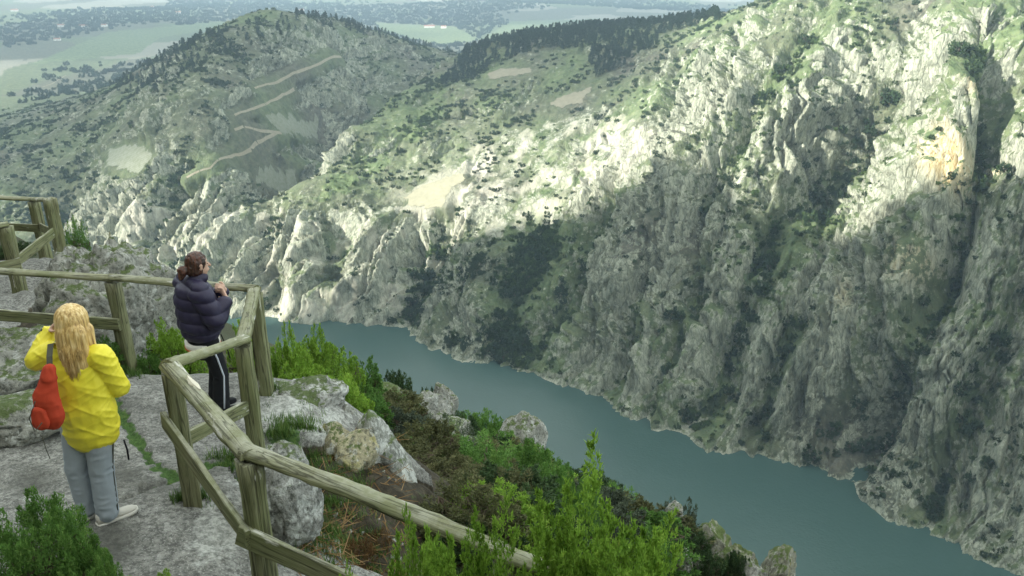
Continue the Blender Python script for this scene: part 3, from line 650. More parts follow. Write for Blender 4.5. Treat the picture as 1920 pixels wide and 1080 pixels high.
def gz(x, y): return float(ground_full(np.array([[x]], float), np.array([[y]], float))[0][0, 0])

# ------------------------------------------------------------------ vegetation prototypes
def leaf_cloud(axes, K, R, length, width, seed, round_=0.0, up=0.6):
    """axes: (n,2,3) plume base and tip. Leaves spread round each plume, pointing outwards and up."""
    g = np.random.default_rng(seed); n = len(axes)
    a = axes[:, 0][:, None]; d = (axes[:, 1] - axes[:, 0])[:, None]; L = np.linalg.norm(d, axis=2, keepdims=True); dn = d / L
    u = g.random((n, K, 1)) ** 0.7
    ref = np.where(np.abs(dn[..., 2:3]) < .9, np.array([0, 0, 1.0]), np.array([1.0, 0, 0])); e1 = np.cross(dn, ref); e1 /= np.linalg.norm(e1, axis=2, keepdims=True); e2 = np.cross(dn, e1)
    ph = g.random((n, K, 1)) * 2 * math.pi; rad = np.cos(ph) * e1 + np.sin(ph) * e2
    prof = np.where(u < .25, .55 + 1.8 * u, 1.0 * (1 - u) ** (0.75 if not round_ else 0.4) * 1.15 + .04)
    r = R * L * prof * np.sqrt(g.random((n, K, 1)))
    base = a + d * u + rad * r
    dirv = dn * up + rad * (1 - up) + g.normal(0, .4, (n, K, 3)) + np.array([0, 0, .1]); dirv /= np.linalg.norm(dirv, axis=2, keepdims=True)
    side = np.cross(dirv, g.normal(0, 1, (n, K, 3))); side /= np.linalg.norm(side, axis=2, keepdims=True)
    ln = length * (0.6 + 0.8 * g.random((n, K, 1))); wd = width * (0.7 + .6 * g.random((n, K, 1)))
    p0 = base - side * wd; p1 = base + side * wd; p2 = base + dirv * ln
    V = np.stack([p0, p1, p2], 2).reshape(-1, 3)
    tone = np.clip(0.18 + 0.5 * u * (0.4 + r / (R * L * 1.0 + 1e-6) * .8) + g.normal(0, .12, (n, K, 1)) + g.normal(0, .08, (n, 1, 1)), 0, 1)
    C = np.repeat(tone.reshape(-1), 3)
    return V, np.arange(len(V)).reshape(-1, 3), np.c_[C, C, C]
def shrub_proto(name, seed, H, W, n, K, length, width, R=0.2, plume=0.36, round_=0.0, spiky=0.5, sprigs=0):
    g = np.random.default_rng(seed); ax = []; st = MB()
    nb = max(5, n // 12); bt = []
    for i in range(nb):                                          # main boughs
        an = 2 * math.pi * i / nb + g.normal(0, .3); k = g.random() ** .5
        bt.append(np.array([math.cos(an) * W * .42 * k, math.sin(an) * W * .42 * k, H * (.38 + .3 * g.random())]))
        b0 = np.array([g.normal(0, .03), g.normal(0, .03), -0.1]) * W; m = b0 * .5 + bt[-1] * .5 + g.normal(0, .03, 3) * W
        st.tube([b0, m, bt[-1]], [0.022 * H, 0.014 * H, 0.007 * H], 5)
    for i in range(n):
        b = bt[i % nb]; lv = g.random()
        cz = 0.18 + 0.82 * lv; rr = W * .5 * (1 - (abs(cz - .45) / .62) ** 2.2) ** .5 if abs(cz - .45) < .6 else W * .06
        an = g.random() * 2 * math.pi; k = (0.35 + 0.65 * g.random() ** .5)
        tip = np.array([math.cos(an) * rr * k, math.sin(an) * rr * k, H * cz * (0.86 + .28 * g.random() ** 2 * spiky)])
        d = tip - b * np.array([.8, .8, .6]); d = d / (np.linalg.norm(d) + 1e-6) * .55 + np.array([0, 0, .6]); d /= np.linalg.norm(d)
        L = H * plume * (.7 + .6 * g.random()); ax.append([tip - d * L, tip])
        if i % 2 == 0: st.tube([b, tip - d * L], [0.006 * H, 0.004 * H], 4)
    ax = np.array(ax)
    if sprigs:                                                   # feathered fronds: every plume carries side sprigs
        d = ax[:, 1] - ax[:, 0]; L = np.linalg.norm(d, axis=1)[:, None, None]; dn = (d / np.linalg.norm(d, axis=1, keepdims=True))[:, None]
        u = (np.arange(sprigs) / sprigs)[None, :, None] * .95 + g.random((n, sprigs, 1)) * .05; rv = g.normal(0, 1, (n, sprigs, 3)); rv -= dn * (rv * dn).sum(2, keepdims=True); rv /= np.linalg.norm(rv, axis=2, keepdims=True)
        b0 = ax[:, :1] + d[:, None] * u; t0 = b0 + (dn * .62 + rv * .78) * L * (.10 + .42 * (1 - u)) * g.uniform(.8, 1.2, (n, sprigs, 1))
        ax = np.concatenate([np.stack([b0, t0], 2).reshape(-1, 2, 3), ax[:, :, :] * 1.0])
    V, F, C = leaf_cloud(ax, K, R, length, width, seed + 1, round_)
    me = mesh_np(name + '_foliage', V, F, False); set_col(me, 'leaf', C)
    ms = st.mesh(name + '_stem'); ms.materials.append(M['stem']); me.materials.append(M['leaf_mid'])
    return me, ms
PRO = {'near_a': shrub_proto('na', 11, 1.0, 1.0, 150, 26, .022, .0055, .26, .25, 0, .8, 13), 'near_b': shrub_proto('nb', 12, 1.0, 1.1, 230, 180, .028, .006, .24, .24, .5, .5),
       'mid_a': shrub_proto('ma', 13, 1.0, 1.2, 110, 15, .036, .011, .28, .28, 0, .7, 10), 'mid_b': shrub_proto('mb', 14, 1.0, 1.3, 140, 100, .042, .012, .28, .26, .5, .4),
       'mid_c': shrub_proto('mc', 15, 1.0, 1.2, 80, 80, .05, .008, .3, .34, 0, .6), 'far_a': shrub_proto('fa', 16, 1.0, 1.15, 22, 26, .15, .05, .34, .34, .6, .3), 'far_b': shrub_proto('fb', 17, 1.0, 1.35, 24, 26, .15, .05, .36, .3, .6, .3)}
def shrub(proto, pos, h, wid=1.0, mat='leaf_mid', rz=None, label='', cat='shrub', name='heath_shrub', group=None, tilt=0.0, stem=True):
    t = thing(name, label, cat, pos, 0, group); t.rotation_euler = (random.uniform(-.08, .08) + tilt, random.uniform(-.08, .08), random.uniform(0, 6.28) if rz is None else rz); t.scale = (h * wid, h * wid, h)
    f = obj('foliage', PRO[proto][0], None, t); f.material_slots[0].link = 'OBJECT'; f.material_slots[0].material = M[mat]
    if stem: obj('stem', PRO[proto][1], None, t)
    return t
def pine_proto(seed):
    g = np.random.default_rng(seed); ax = []
    for i in range(26):
        h = .25 + .75 * i / 26; an = g.random() * 6.28; r = .26 * (1 - h) ** .7 + .05; d = np.array([math.cos(an) * r, math.sin(an) * r, .05 + .06 * g.random()]); b = np.array([0, 0, h - .08]); ax.append([b, b + d])
    V, F, C = leaf_cloud(np.array(ax), 22, .45, .07, .024, seed, .6, .5); me = mesh_np('pine_crown', V, F, False); set_col(me, 'leaf', C); me.materials.append(M['leaf_pine'])
    m = MB(); m.tube([(0, 0, -.05), (.01, 0, .5), (0, 0, .93)], [.022, .016, .004], 6); mt = m.mesh('pine_trunk'); mt.materials.append(M['stem']); return me, mt
PINE = [pine_proto(31), pine_proto(32)]

# ------------------------------------------------------------------ trees and scrub on the far slopes
VF = VP.reshape(-1, 3); pxF, pyF = project(VF); DF = DD.ravel(); RF = rockc.ravel(); GF = gully.ravel(); stF = steep.ravel(); flF = flat.ravel(); WF = wood.ravel(); gF = green.ravel()
cellA = (np.gradient(Dr)[:, None] * np.gradient(az)[None] * DD).ravel()               # ground area of each grid cell
inview = (pxF > -120) & (pxF < 2040) & (pyF > -60) & (pyF < 1150) & (VF[:, 2] > WATER + 1.0)
nz1 = fbm(VF[:, 0] / 38, VF[:, 1] / 38, 4, 201); nz2 = fbm(VF[:, 0] / 120, VF[:, 1] / 120, 3, 202)
dens = 0.026 * smooth(.08, .6, nz1 + .35 * nz2 + .7 * GF + .25 * (.45 - RF)) + 0.0018
for poly, k in [([(800, 460), (960, 440), (1080, 430), (1060, 560), (1000, 700), (860, 660), (760, 600), (780, 520)], 3.2), ([(1340, 690), (1400, 560), (1420, 480), (1450, 540), (1400, 700)], 3.0), ([(1560, 300), (1760, 180), (1740, 240), (1620, 400), (1500, 420), (1540, 330)], 2.5),
                ([(1440, 640), (1580, 620), (1560, 760), (1450, 740)], 2.2), ([(1740, 20), (1920, 0), (1920, 140), (1780, 100)], 2.2), ([(560, 400), (760, 230), (880, 120), (820, 240), (640, 380)], 2.2), ([(210, 120), (420, 60), (560, 70), (480, 170), (280, 180)], 2.2),
                ([(740, 560), (820, 600), (960, 690), (840, 670), (760, 620)], 2.0)]:
    dens = dens * np.where(inpoly(pxF + 12 * nz1, pyF + 12 * nz1, poly), k, 1.0)
dens = dens * np.where(SUNLIT_BARE.ravel(), .6, 1) * (flF < .15) * (DF < 1650) * inview * (1 - 0.75 * smooth(.55, .95, stF) * (RF > .5))
pr = dens * cellA * 1.9
pick = np.where(rng.random(len(pr)) < pr)[0]
wpoly = [(820, 165), (880, 88), (1000, 62), (1150, 44), (1340, 10), (1350, 40), (1260, 60), (1180, 120), (1120, 150), (1100, 95), (1000, 92), (930, 120), (880, 150)]
onridge = inpoly(pxF, pyF, wpoly) & (DF > 900) & (DF < 1500)
hilltop = inpoly(pxF, pyF, [(200, 160), (300, 90), (560, 25), (760, 60), (850, 100), (700, 70), (560, 60), (420, 110), (280, 180)]) & (DF > 900) & (DF < 1700)
pp = np.where(onridge, .022, np.where(hilltop, .0045, 0)) * cellA * (flF < .1)
pineI = np.where(rng.random(len(pp)) < pp)[0]
farI = np.where((rng.random(len(pp)) < np.clip(cellA * 0.0018 * WF * (DF > 1700) * (DF < 6500) * inview * ~meadow.ravel(), 0, .55)))[0]
def scatter(name, idx, size, proto_obj, label, sink=0.06):
    V = VF[idx].copy(); V[:, 2] -= sink * size
    me = bpy.data.meshes.new(name); me.vertices.add(len(V)); me.vertices.foreach_set('co', V.astype(np.float32).ravel())
    a = me.attributes.new('scl', 'FLOAT_VECTOR', 'POINT'); a.data.foreach_set('vector', np.stack([size * rng.uniform(.85, 1.2, len(V)), size * rng.uniform(.85, 1.2, len(V)), size], -1).astype(np.float32).ravel())
    a = me.attributes.new('rot', 'FLOAT_VECTOR', 'POINT'); a.data.foreach_set('vector', np.stack([rng.normal(0, .08, len(V)), rng.normal(0, .08, len(V)), rng.uniform(0, 6.28, len(V))], -1).astype(np.float32).ravel())
    o = obj(name, me, None, None, kind='stuff', label=label, category='vegetation')
    ng = bpy.data.node_groups.new(name + '_nodes', 'GeometryNodeTree'); ng.interface.new_socket('Geometry', in_out='INPUT', socket_type='NodeSocketGeometry'); ng.interface.new_socket('Geometry', in_out='OUTPUT', socket_type='NodeSocketGeometry')
    gi = ng.nodes.new('NodeGroupInput'); go = ng.nodes.new('NodeGroupOutput'); ip = ng.nodes.new('GeometryNodeInstanceOnPoints'); oi = ng.nodes.new('GeometryNodeObjectInfo')
    oi.inputs['Object'].default_value = proto_obj; oi.transform_space = 'ORIGINAL'
    na = ng.nodes.new('GeometryNodeInputNamedAttribute'); na.data_type = 'FLOAT_VECTOR'; na.inputs['Name'].default_value = 'scl'
    nb = ng.nodes.new('GeometryNodeInputNamedAttribute'); nb.data_type = 'FLOAT_VECTOR'; nb.inputs['Name'].default_value = 'rot'
    L = ng.links.new; L(gi.outputs[0], ip.inputs['Points']); L(oi.outputs['Geometry'], ip.inputs['Instance']); L(na.outputs[0], ip.inputs['Scale']); L(nb.outputs[0], ip.inputs['Rotation']); L(ip.outputs[0], go.inputs[0])
    md = o.modifiers.new('scatter', 'NODES'); md.node_group = ng; return o
def src(me, mat):                                         # the form that the scatter repeats (not in the scene itself)
    m2 = me.copy(); m2.materials.clear(); m2.materials.append(M[mat]); return bpy.data.objects.new('scrub_form', m2)
# the biggest trees are things of their own
size = rng.uniform(1.3, 3.9, len(pick)) * (1 + .55 * smooth(.2, .8, GF[pick])) * (1 + .5 * (rng.random(len(pick)) < .12))
appar = size / DF[pick]; vis = (pxF[pick] > 0) & (pxF[pick] < 1920) & (pyF[pick] > 0) & (pyF[pick] < 1080) & ~((pxF[pick] < 560) & (pyF[pick] > 600)) & (nz1[pick] < .55)
order = np.argsort(-appar * vis)[:150]; isbig = np.zeros(len(pick), bool); isbig[order] = True
for k in order:
    i = pick[k]; p = VF[i]; s = size[k] * 1.35
    t = thing('oak_scrub_tree', 'dark green low oak growing on the far canyon slope', 'tree', (p[0], p[1], p[2] - .06 * s), random.uniform(0, 6.28), 'low oaks on the far canyon slope'); t.scale = (s, s, s)
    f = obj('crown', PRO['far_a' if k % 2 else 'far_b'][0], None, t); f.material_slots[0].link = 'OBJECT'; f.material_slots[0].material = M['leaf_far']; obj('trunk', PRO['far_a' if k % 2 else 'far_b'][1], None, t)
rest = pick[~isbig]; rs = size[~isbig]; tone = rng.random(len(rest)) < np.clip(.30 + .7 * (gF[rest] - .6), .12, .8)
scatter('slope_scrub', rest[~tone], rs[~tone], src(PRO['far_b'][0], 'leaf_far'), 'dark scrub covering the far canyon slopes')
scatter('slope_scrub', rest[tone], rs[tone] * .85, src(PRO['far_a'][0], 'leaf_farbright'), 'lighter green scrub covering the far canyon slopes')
psz = rng.uniform(7, 12, len(pineI)); po = np.argsort(pyF[pineI] + 30 * rng.random(len(pineI)) + 1000 * ~onridge[pineI])[:130]; isp = np.zeros(len(pineI), bool); isp[po] = True
for k in po:
    p = VF[pineI[k]]; s = psz[k]; t = thing('pine_tree', 'dark pine standing in the wood along the far ridge', 'tree', (p[0], p[1], p[2] - .3), random.uniform(0, 6.28), 'pines of the ridge wood'); t.scale = (s, s, s)
    obj('crown', PINE[k % 2][0], None, t); obj('trunk', PINE[k % 2][1], None, t)
scatter('pine_wood', pineI[~isp], psz[~isp], src(PINE[0][0], 'leaf_pine'), 'dark pine wood on the ridges')
scatter('far_woodland', farI, rng.uniform(6, 12, len(farI)), src(PRO['far_b'][0], 'leaf_pine'), 'woodland dotted over the plain beyond')

# ------------------------------------------------------------------ boulders
def ico(sub):
    bm = bmesh.new(); bmesh.ops.create_icosphere(bm, subdivisions=sub, radius=1.0); me = bpy.data.meshes.new('i'); bm.to_mesh(me); bm.free(); return me
ICO = {k: ico(k) for k in (4, 5, 6)}
def rock_mesh(seed, size, sub=5, cuts=9, rough=0.10, planes=None, depth=(0.55, 0.9)):
    me = ICO[sub].copy(); V = np.empty(len(me.vertices) * 3, np.float32); me.vertices.foreach_get('co', V); V = V.reshape(-1, 3).astype(float)
    g = np.random.default_rng(seed); P = list(planes or [])
    for i in range(cuts):
        n = g.normal(0, 1, 3); n /= np.linalg.norm(n); P.append((n, g.uniform(*depth)))
    for n, d in P:                                       # flat faces: push everything beyond the plane back on to it
        n = np.array(n, float); n /= np.linalg.norm(n); e = V @ n - d; V = V - np.where(e > 0, e * .93, 0)[:, None] * n
    r = V / (np.linalg.norm(V, axis=1, keepdims=True) + 1e-9)
    V = V + r * (rough * fbm3(V * 2.2 + seed, 4, seed, .5) + rough * .35 * fbm3(V * 9 + seed, 3, seed + 9, .55))[:, None]
    cr = np.abs(fbm3(V * np.array([1.7, 1.7, 1.1]) + seed * 3, 3, seed + 4)); V = V - r * (0.07 * np.exp(-(cr / .05) ** 2))[:, None]
    V = V * np.array(size); me.vertices.foreach_set('co', V.astype(np.float32).ravel()); me.polygons.foreach_set('use_smooth', np.ones(len(me.polygons), bool)); me.update(); return me
def boulder(seed, c, size, label, mat='boulder', rot=(0, 0, 0), sub=5, cuts=9, rough=.10, planes=None, name='boulder', group=None):
    g_ = gz(c[0], c[1]); top_ = c[2] + size[2]                     # every rock is rooted in the ground under it
    if c[2] - .7 * size[2] > g_:
        k_ = (top_ - g_ + .15) / 2
        if k_ < 2.2 * size[2]: size = (size[0], size[1], k_); c = (c[0], c[1], top_ - k_)
        else: c = (c[0], c[1], g_ + .3 * size[2])
    o = obj(name, rock_mesh(seed, size, sub, cuts, rough, planes), M[mat], None, label=label, category='rock'); o.location = c; o.rotation_euler = rot
    if group: o['group'] = group
    return o
def at(px, py, D): return tuple(atD(px, py, D))
# the rocks left of the slab, between the ledge and the far fence
boulder(41, at(222, 615, 11.6), (.92, .95, 1.22), 'big domed lichen-grey rock outcrop behind the fence corner, moss on its top', 'boulder', (0.05, -.12, .35), 6, 7, .13, name='rock_outcrop')
boulder(42, (-6.75, 10.15, -5.55), (1.05, .95, .85), 'dark rounded rock behind the blonde person, seen between the two fence rails', 'boulder', (0, .1, .5), 5, 8, .12)
boulder(43, (-5.65, 9.75, -5.95), (.75, .7, .7), 'low mossy stone wedged beside the dark rounded rock under the fence', 'boulder_moss', (0, 0, 1.2), 5, 8, .12)
boulder(44, at(50, 690, 9.6), (.8, .55, .42), 'flat grey rock at the left edge below the lower fence plank', 'boulder', (0, 0, .3), 5, 8, .1)
boulder(45, at(30, 770, 8.0), (.55, .4, .16), 'low dark stone on the slab at the left edge of the ledge', 'boulder', (0, 0, .2), 5, 8, .1)
boulder(46, at(205, 482, 14.3), (.5, .4, .25), 'small pale stone in the grass by the far fence post', 'boulder_white', (0, 0, .2), 4, 8, .1)
# broken edge of the slab and the fin of rock beside it
boulder(51, at(572, 762, 8.0), (.42, .5, .24), 'broad pale slab end beyond the corner post, its broken edge over the drop', 'boulder_white', (0.1, .22, -.5), 6, 10, .10, name='rock_slab')
boulder(52, at(625, 850, 7.35), (.30, .26, .34), 'yellowish broken granite block below the pale slab end', 'boulder_tan', (.2, .3, .4), 5, 10, .07)
boulder(53, at(668, 850, 7.2), (.22, .2, .24), 'small cracked tan stone leaning on the pointed fin of rock', 'boulder_tan', (.1, .5, .9), 5, 9, .07)
boulder(54, at(648, 795, 7.9), (.13, .16, .24), 'little upright grey stone left of the fin tip', 'boulder', (0, .15, .3), 4, 8, .08)
FIN = [(690, 772), (706, 784), (735, 830), (762, 880), (800, 962), (780, 975), (730, 960), (702, 900), (676, 850), (672, 800)]
m = MB(); fr = []; bk = []
cD = 7.5
fp = [np.array(at(px, py, cD - .18 * (py - 770) / 200.0)) for px, py in FIN]
cen = np.mean(fp, 0); back = np.array([0.10, 0.55, -0.10])
Ff = np.array([.10, CT, -ST]); nO = 150
cl = np.array(fp + fp[:1]); sl_ = np.r_[0, np.cumsum(np.linalg.norm(np.diff(cl, axis=0), axis=1))]; uu = np.linspace(0, sl_[-1], nO, endpoint=False); ol = np.stack([np.interp(uu, sl_, cl[:, k]) for k in range(3)], 1) - cen
rings = []; offs = []
for sc_, of in [(.01, -.16), (.12, -.16), (.25, -.155), (.38, -.15), (.5, -.14), (.62, -.125), (.73, -.105), (.83, -.08), (.91, -.05), (.97, -.02), (1.0, .03), (1.0, .12), (.97, .2), (.85, .27), (.6, .32), (.3, .34), (.02, .35)]: rings.append(ol * sc_ + Ff * of)
Pn = np.array(rings).reshape(-1, 3); i_ = np.arange(len(rings) - 1)[:, None] * nO; j_ = np.arange(nO)[None]
Fq = np.stack([i_ + j_, i_ + (j_ + 1) % nO, i_ + nO + (j_ + 1) % nO, i_ + nO + j_], -1).reshape(-1, 4)
Pn = Pn + Pn / (np.linalg.norm(Pn, axis=1, keepdims=True) + .05) * (.045 * fbm3(Pn * 4, 4, 77) + .018 * fbm3(Pn * 16, 3, 78))[:, None] + Ff * (.05 * fbm3(Pn * np.array([7, 7, 2.5]), 3, 79))[:, None]
me = mesh_np('rock_fin', Pn, Fq)
bm = bmesh.new(); bm.from_mesh(me); bmesh.ops.recalc_face_normals(bm, faces=bm.faces); bm.to_mesh(me); bm.free()
o = obj('rock_fin', me, M['fin'], None, label='tall pointed fin of white and black lichened rock beyond the fence', category='rock'); o.location = cen
boulder(56, at(530, 935, 5.55), (.30, .26, .48), 'white lichened block just outside the fence, behind the nearest tall post', 'boulder_white', (.05, -.1, .6), 6, 9, .09)
boulder(57, at(525, 870, 5.9), (.22, .26, .2), 'rounded top of pale rock beside the nearest tall post', 'boulder_white', (.05, .1, .2), 5, 8, .09)
# outcrops on the slope below
for i, (px, py, D, s, mt, lb) in enumerate([
    (715, 752, 19.0, (.75, .6, .6), 'boulder_moss', 'grey rock among heath halfway down the slope, above the fin'),
    (800, 778, 19.5, (.85, .6, .6), 'boulder', 'cracked grey outcrop on the slope at the water line of sight'),
    (832, 748, 20.5, (.45, .4, .75), 'boulder', 'narrow upright grey stone at the slope edge against the river'),
    (872, 848, 15.5, (.7, .45, .3), 'boulder_white', 'low white-lichened rock in the middle of the slope'),
    (905, 865, 15.0, (.6, .5, .35), 'boulder_white', 'white-streaked stone next to the low rock mid-slope'),
    (845, 818, 17.0, (.8, .5, .4), 'boulder', 'long grey rock shelf above the white-lichened stones'),
    (978, 838, 17.0, (.62, .6, .85), 'boulder', 'peaked grey boulder on the slope edge against the river'),
    (705, 708, 21.5, (.8, .5, .4), 'boulder', 'grey slabby rock showing through the upper heath'),
    (1256, 985, 13.2, (.30, .32, .5), 'boulder', 'upright dark egg-shaped boulder with a shrub behind it'),
    (1325, 1010, 13.0, (.62, .5, .42), 'boulder_moss', 'yellow-lichened boulder with dark heath in front'),
    (1280, 1058, 12.0, (.28, .28, .30), 'boulder', 'smooth rounded pale boulder at the bottom edge, left of a pair'),
    (1312, 1066, 12.0, (.14, .2, .26), 'boulder', 'small stone tucked against the smooth rounded boulder'),
    (1370, 1062, 12.6, (.55, .45, .5), 'boulder_moss', 'mossy rock filling the gap at the bottom edge'),
    (1462, 1056, 12.8, (.42, .42, .38), 'boulder_moss', 'square-topped lichened boulder overhanging the river, the rightmost'),
    (1410, 1075, 12.4, (.28, .3, .28), 'boulder', 'dark rock under the square-topped boulder'),
    (762, 722, 21.0, (.55, .5, .42), 'boulder_moss', 'mossy stone at the slope edge where the river first shows')]):
    boulder(60 + i, at(px, py, D), s, lb, mt, (0.1 * (i % 3 - 1), .12 * (i % 2), i * .9), 5, 9, .11)

# ------------------------------------------------------------------ timber fences
def along(me, axis_o, axis_d, e1, e2):
    co = np.empty(len(me.vertices) * 3, np.float32); me.vertices.foreach_get('co', co); co = co.reshape(-1, 3) - np.array(axis_o)
    a = me.attributes.new('along', 'FLOAT_VECTOR', 'POINT'); off = random.uniform(0, 50)
    a.data.foreach_set('vector', np.c_[co @ np.array(axis_d) + off, co @ np.array(e1) + off, co @ np.array(e2)].astype(np.float32).ravel())
def timber(name, a, b, prof, up, parent, nseg=14, sag=0.0, wob=.006, seed=0, bow=None):
    """a length of timber from a to b; prof is a list of (sideways, up) offsets going round the section"""
    a = np.array(a, float); b = np.array(b, float); d = (b - a) / np.linalg.norm(b - a); up = np.array(up, float); up = up - d * (up @ d); up /= np.linalg.norm(up); sd = np.cross(d, up)
    rings = []; g = np.random.default_rng(seed + 500); f1_ = g.uniform(0, 6.28, 6)
    for i in range(nseg + 1):
        u = i / nseg; c = a + (b - a) * u + up * (-sag * 4 * u * (1 - u)) + sd * (bow or 0) * 4 * u * (1 - u)
        k = 1 + .05 * math.sin(u * 7 + f1_[0]) + .03 * math.sin(u * 17 + f1_[1])
        rings.append([c + sd * (p[0] * k + g.normal(0, wob)) + up * (p[1] * k + g.normal(0, wob)) for p in prof])
    m = MB(); m.loft(rings); me = m.mesh(name); along(me, a, d, sd, up)
    for p in me.polygons: p.use_smooth = len(p.vertices) == 4 and len(prof) > 8
    o = obj(name, me, M['wood'], parent); return o
def rect(w_, h_, b=.006): return [(-w_ + b, -h_), (w_ - b, -h_), (w_, -h_ + b), (w_, h_ - b), (w_ - b, h_), (-w_ + b, h_), (-w_, h_ - b), (-w_, -h_ + b)]
def dome(w_, h_): return [(w_ * math.cos(t), -h_ * .45 + h_ * 1.25 * max(0, math.sin(t)) ** .8) if math.sin(t) > 0 else (w_ * math.cos(t) * .98, -h_ * .45) for t in np.linspace(-.25, math.pi + .25, 12)]
def post(parent, x, y, ztop, zbase, w_=.062, ang=0.0, seed=0):
    # two half timbers with an open seam between them
    d = np.array([math.cos(ang), math.sin(ang), 0]); e = np.array([-d[1], d[0], 0])
    p = timber('post', (x, y, zbase - .12), (x, y, ztop), [(-w_, -w_ * .95), (-.008, -w_ * 1.0), (-.003, -w_ * .72), (.005, -w_ * 1.0), (w_, -w_ * .95), (w_ * 1.05, -.02), (w_ * 1.05, .02), (w_, w_ * .95), (.006, w_), (0, w_ * .75), (-.006, w_), (-w_, w_ * .95), (-w_ * 1.05, .02), (-w_ * 1.05, -.02)], e, parent, 10, 0, .0025, seed)
    return p
FZ = {'P0': (-.045, 3.857, -3.16), 'P1': (-1.535, 4.24, -2.75), 'P2': (-2.41, 5.37, -2.76), 'P3': (-2.19, 6.27, -3.0), 'P4': (-2.48, 7.59, -3.09), 'P5': (-4.24, 8.43, -3.30), 'P6': (-6.9, 9.02, -3.36), 'Q': (1.15, 3.52, -3.36)}
fence = thing('timber_fence', 'weathered green-grey timber fence zigzagging round the rock ledge in the foreground', 'fence', (0, 0, 0))
angs = {'P0': .15, 'P1': 2.3, 'P2': 1.9, 'P3': 1.7, 'P4': 1.5, 'P5': 2.8, 'P6': 2.9, 'Q': .1}
for i, (k, (x, y, z)) in enumerate(FZ.items()):
    b = gz(x, y); post(fence, x, y, z - .045, b, .062, angs[k], i)
seqr = ['Q', 'P0', 'P1', 'P2', 'P3', 'P4', 'P5', 'P6']
def inset(a, b, k): a = np.array(a); b = np.array(b); d = (b - a) / np.linalg.norm(b - a); return a - d * k, b + d * k
for i, (a, b) in enumerate(zip(seqr[:-1], seqr[1:])):
    A, B = inset(FZ[a], FZ[b], .035)
    A = A + [0, 0, .012 * (i % 2)]; B = B + [0, 0, .012 * (i % 2)]
    wdt = .064 if i in (1, 2, 0) else .060
    timber('top_rail', A, B, dome(wdt, .044), (0, 0, 1), fence, 22, .03 if i == 1 else .006, .0025, 20 + i, bow=.05 if i == 1 else 0)
def plank(parent, a, b, za, zb, off, seed, h=.062, ext=.06):
    A = np.array([a[0], a[1], za]); B = np.array([b[0], b[1], zb]); d = B - A; d /= np.linalg.norm(d); sd = np.cross(d, (0, 0, 1)); sd /= np.linalg.norm(sd)
    return timber('lower_plank', A + sd * off - d * ext, B + sd * off + d * ext, rect(.019, h), (0, 0, 1), parent, 10, 0, .0015, seed)
P = FZ
plank(fence, P['P2'], P['P1'], -3.21, -3.28, .088, 31, .07, .075)
plank(fence, P['P1'], P['P0'], -3.30, -3.78, .088, 32, .07, .085)
plank(fence, P['P0'], P['Q'], -3.78, -3.95, .088, 33, .07)
plank(fence, P['P2'], P['P3'], -3.38, -3.60, .0, 34, .06, -.062)
plank(fence, P['P6'], P['P5'], -3.86, -3.80, .085, 35, .068, .05)
# pale splintered wound in the rail
m = MB(); A = np.array(P['P2']); B = np.array(P['P1']); d = (B - A) / np.linalg.norm(B - A); c = A + (B - A) * .27
m.loft([[c + d * u + np.array([sx * wv, 0, 0]) + np.array([0, 0, zz]) for sx, zz in ((-1, -.004), (-.4, .012), (.5, .010), (1, -.006))] for u, wv in ((-.11, .008), (-.06, .026), (0, .034), (.07, .024), (.13, .010))])
sp_ = m.mesh('split_patch'); sp_.transform(Matrix.Translation((0.045, -.02, .030))); obj('split_patch', sp_, mat_plain('fresh_split_wood', (0.62, 0.58, 0.48), .8, .2, 30), fence, label='pale splintered patch on the rail')
far = thing('timber_fence', 'smaller distant timber fence with a leaning end post, by the path at far left', 'fence', (0, 0, 0))
G = {'F1': (-8.16, 14.55, -4.22), 'F2': (-9.61, 16.55, -4.78), 'F3': (-8.13, 13.06, -4.19), 'F4': (-12.6, 16.9, -4.75), 'F5': (-9.3, 11.6, -4.12)}
for i, (k, (x, y, z)) in enumerate(G.items()): post(far, x, y, z - (.04 if k != 'F1' else -.03), gz(x, y), .085, 1.0 + .3 * i, 50 + i)
for i, (a, b) in enumerate([('F1', 'F2'), ('F2', 'F4'), ('F3', 'F5')]):
    A, B = inset(G[a], G[b], .04); timber('top_rail', A, B, dome(.075, .055), (0, 0, 1), far, 12, 0, .0025, 60 + i)
plank(far, G['F1'], G['F3'], -4.78, -4.86, .0, 70, .09, -.08); plank(far, G['F4'], G['F2'], -5.30, -5.36, .1, 71, .085); plank(far, G['F5'], G['F3'], -4.76, -4.83, .1, 72, .085)
plank(far, G['F2'], G['F1'], -5.36, -4.86, .0, 73, .085, -.08)

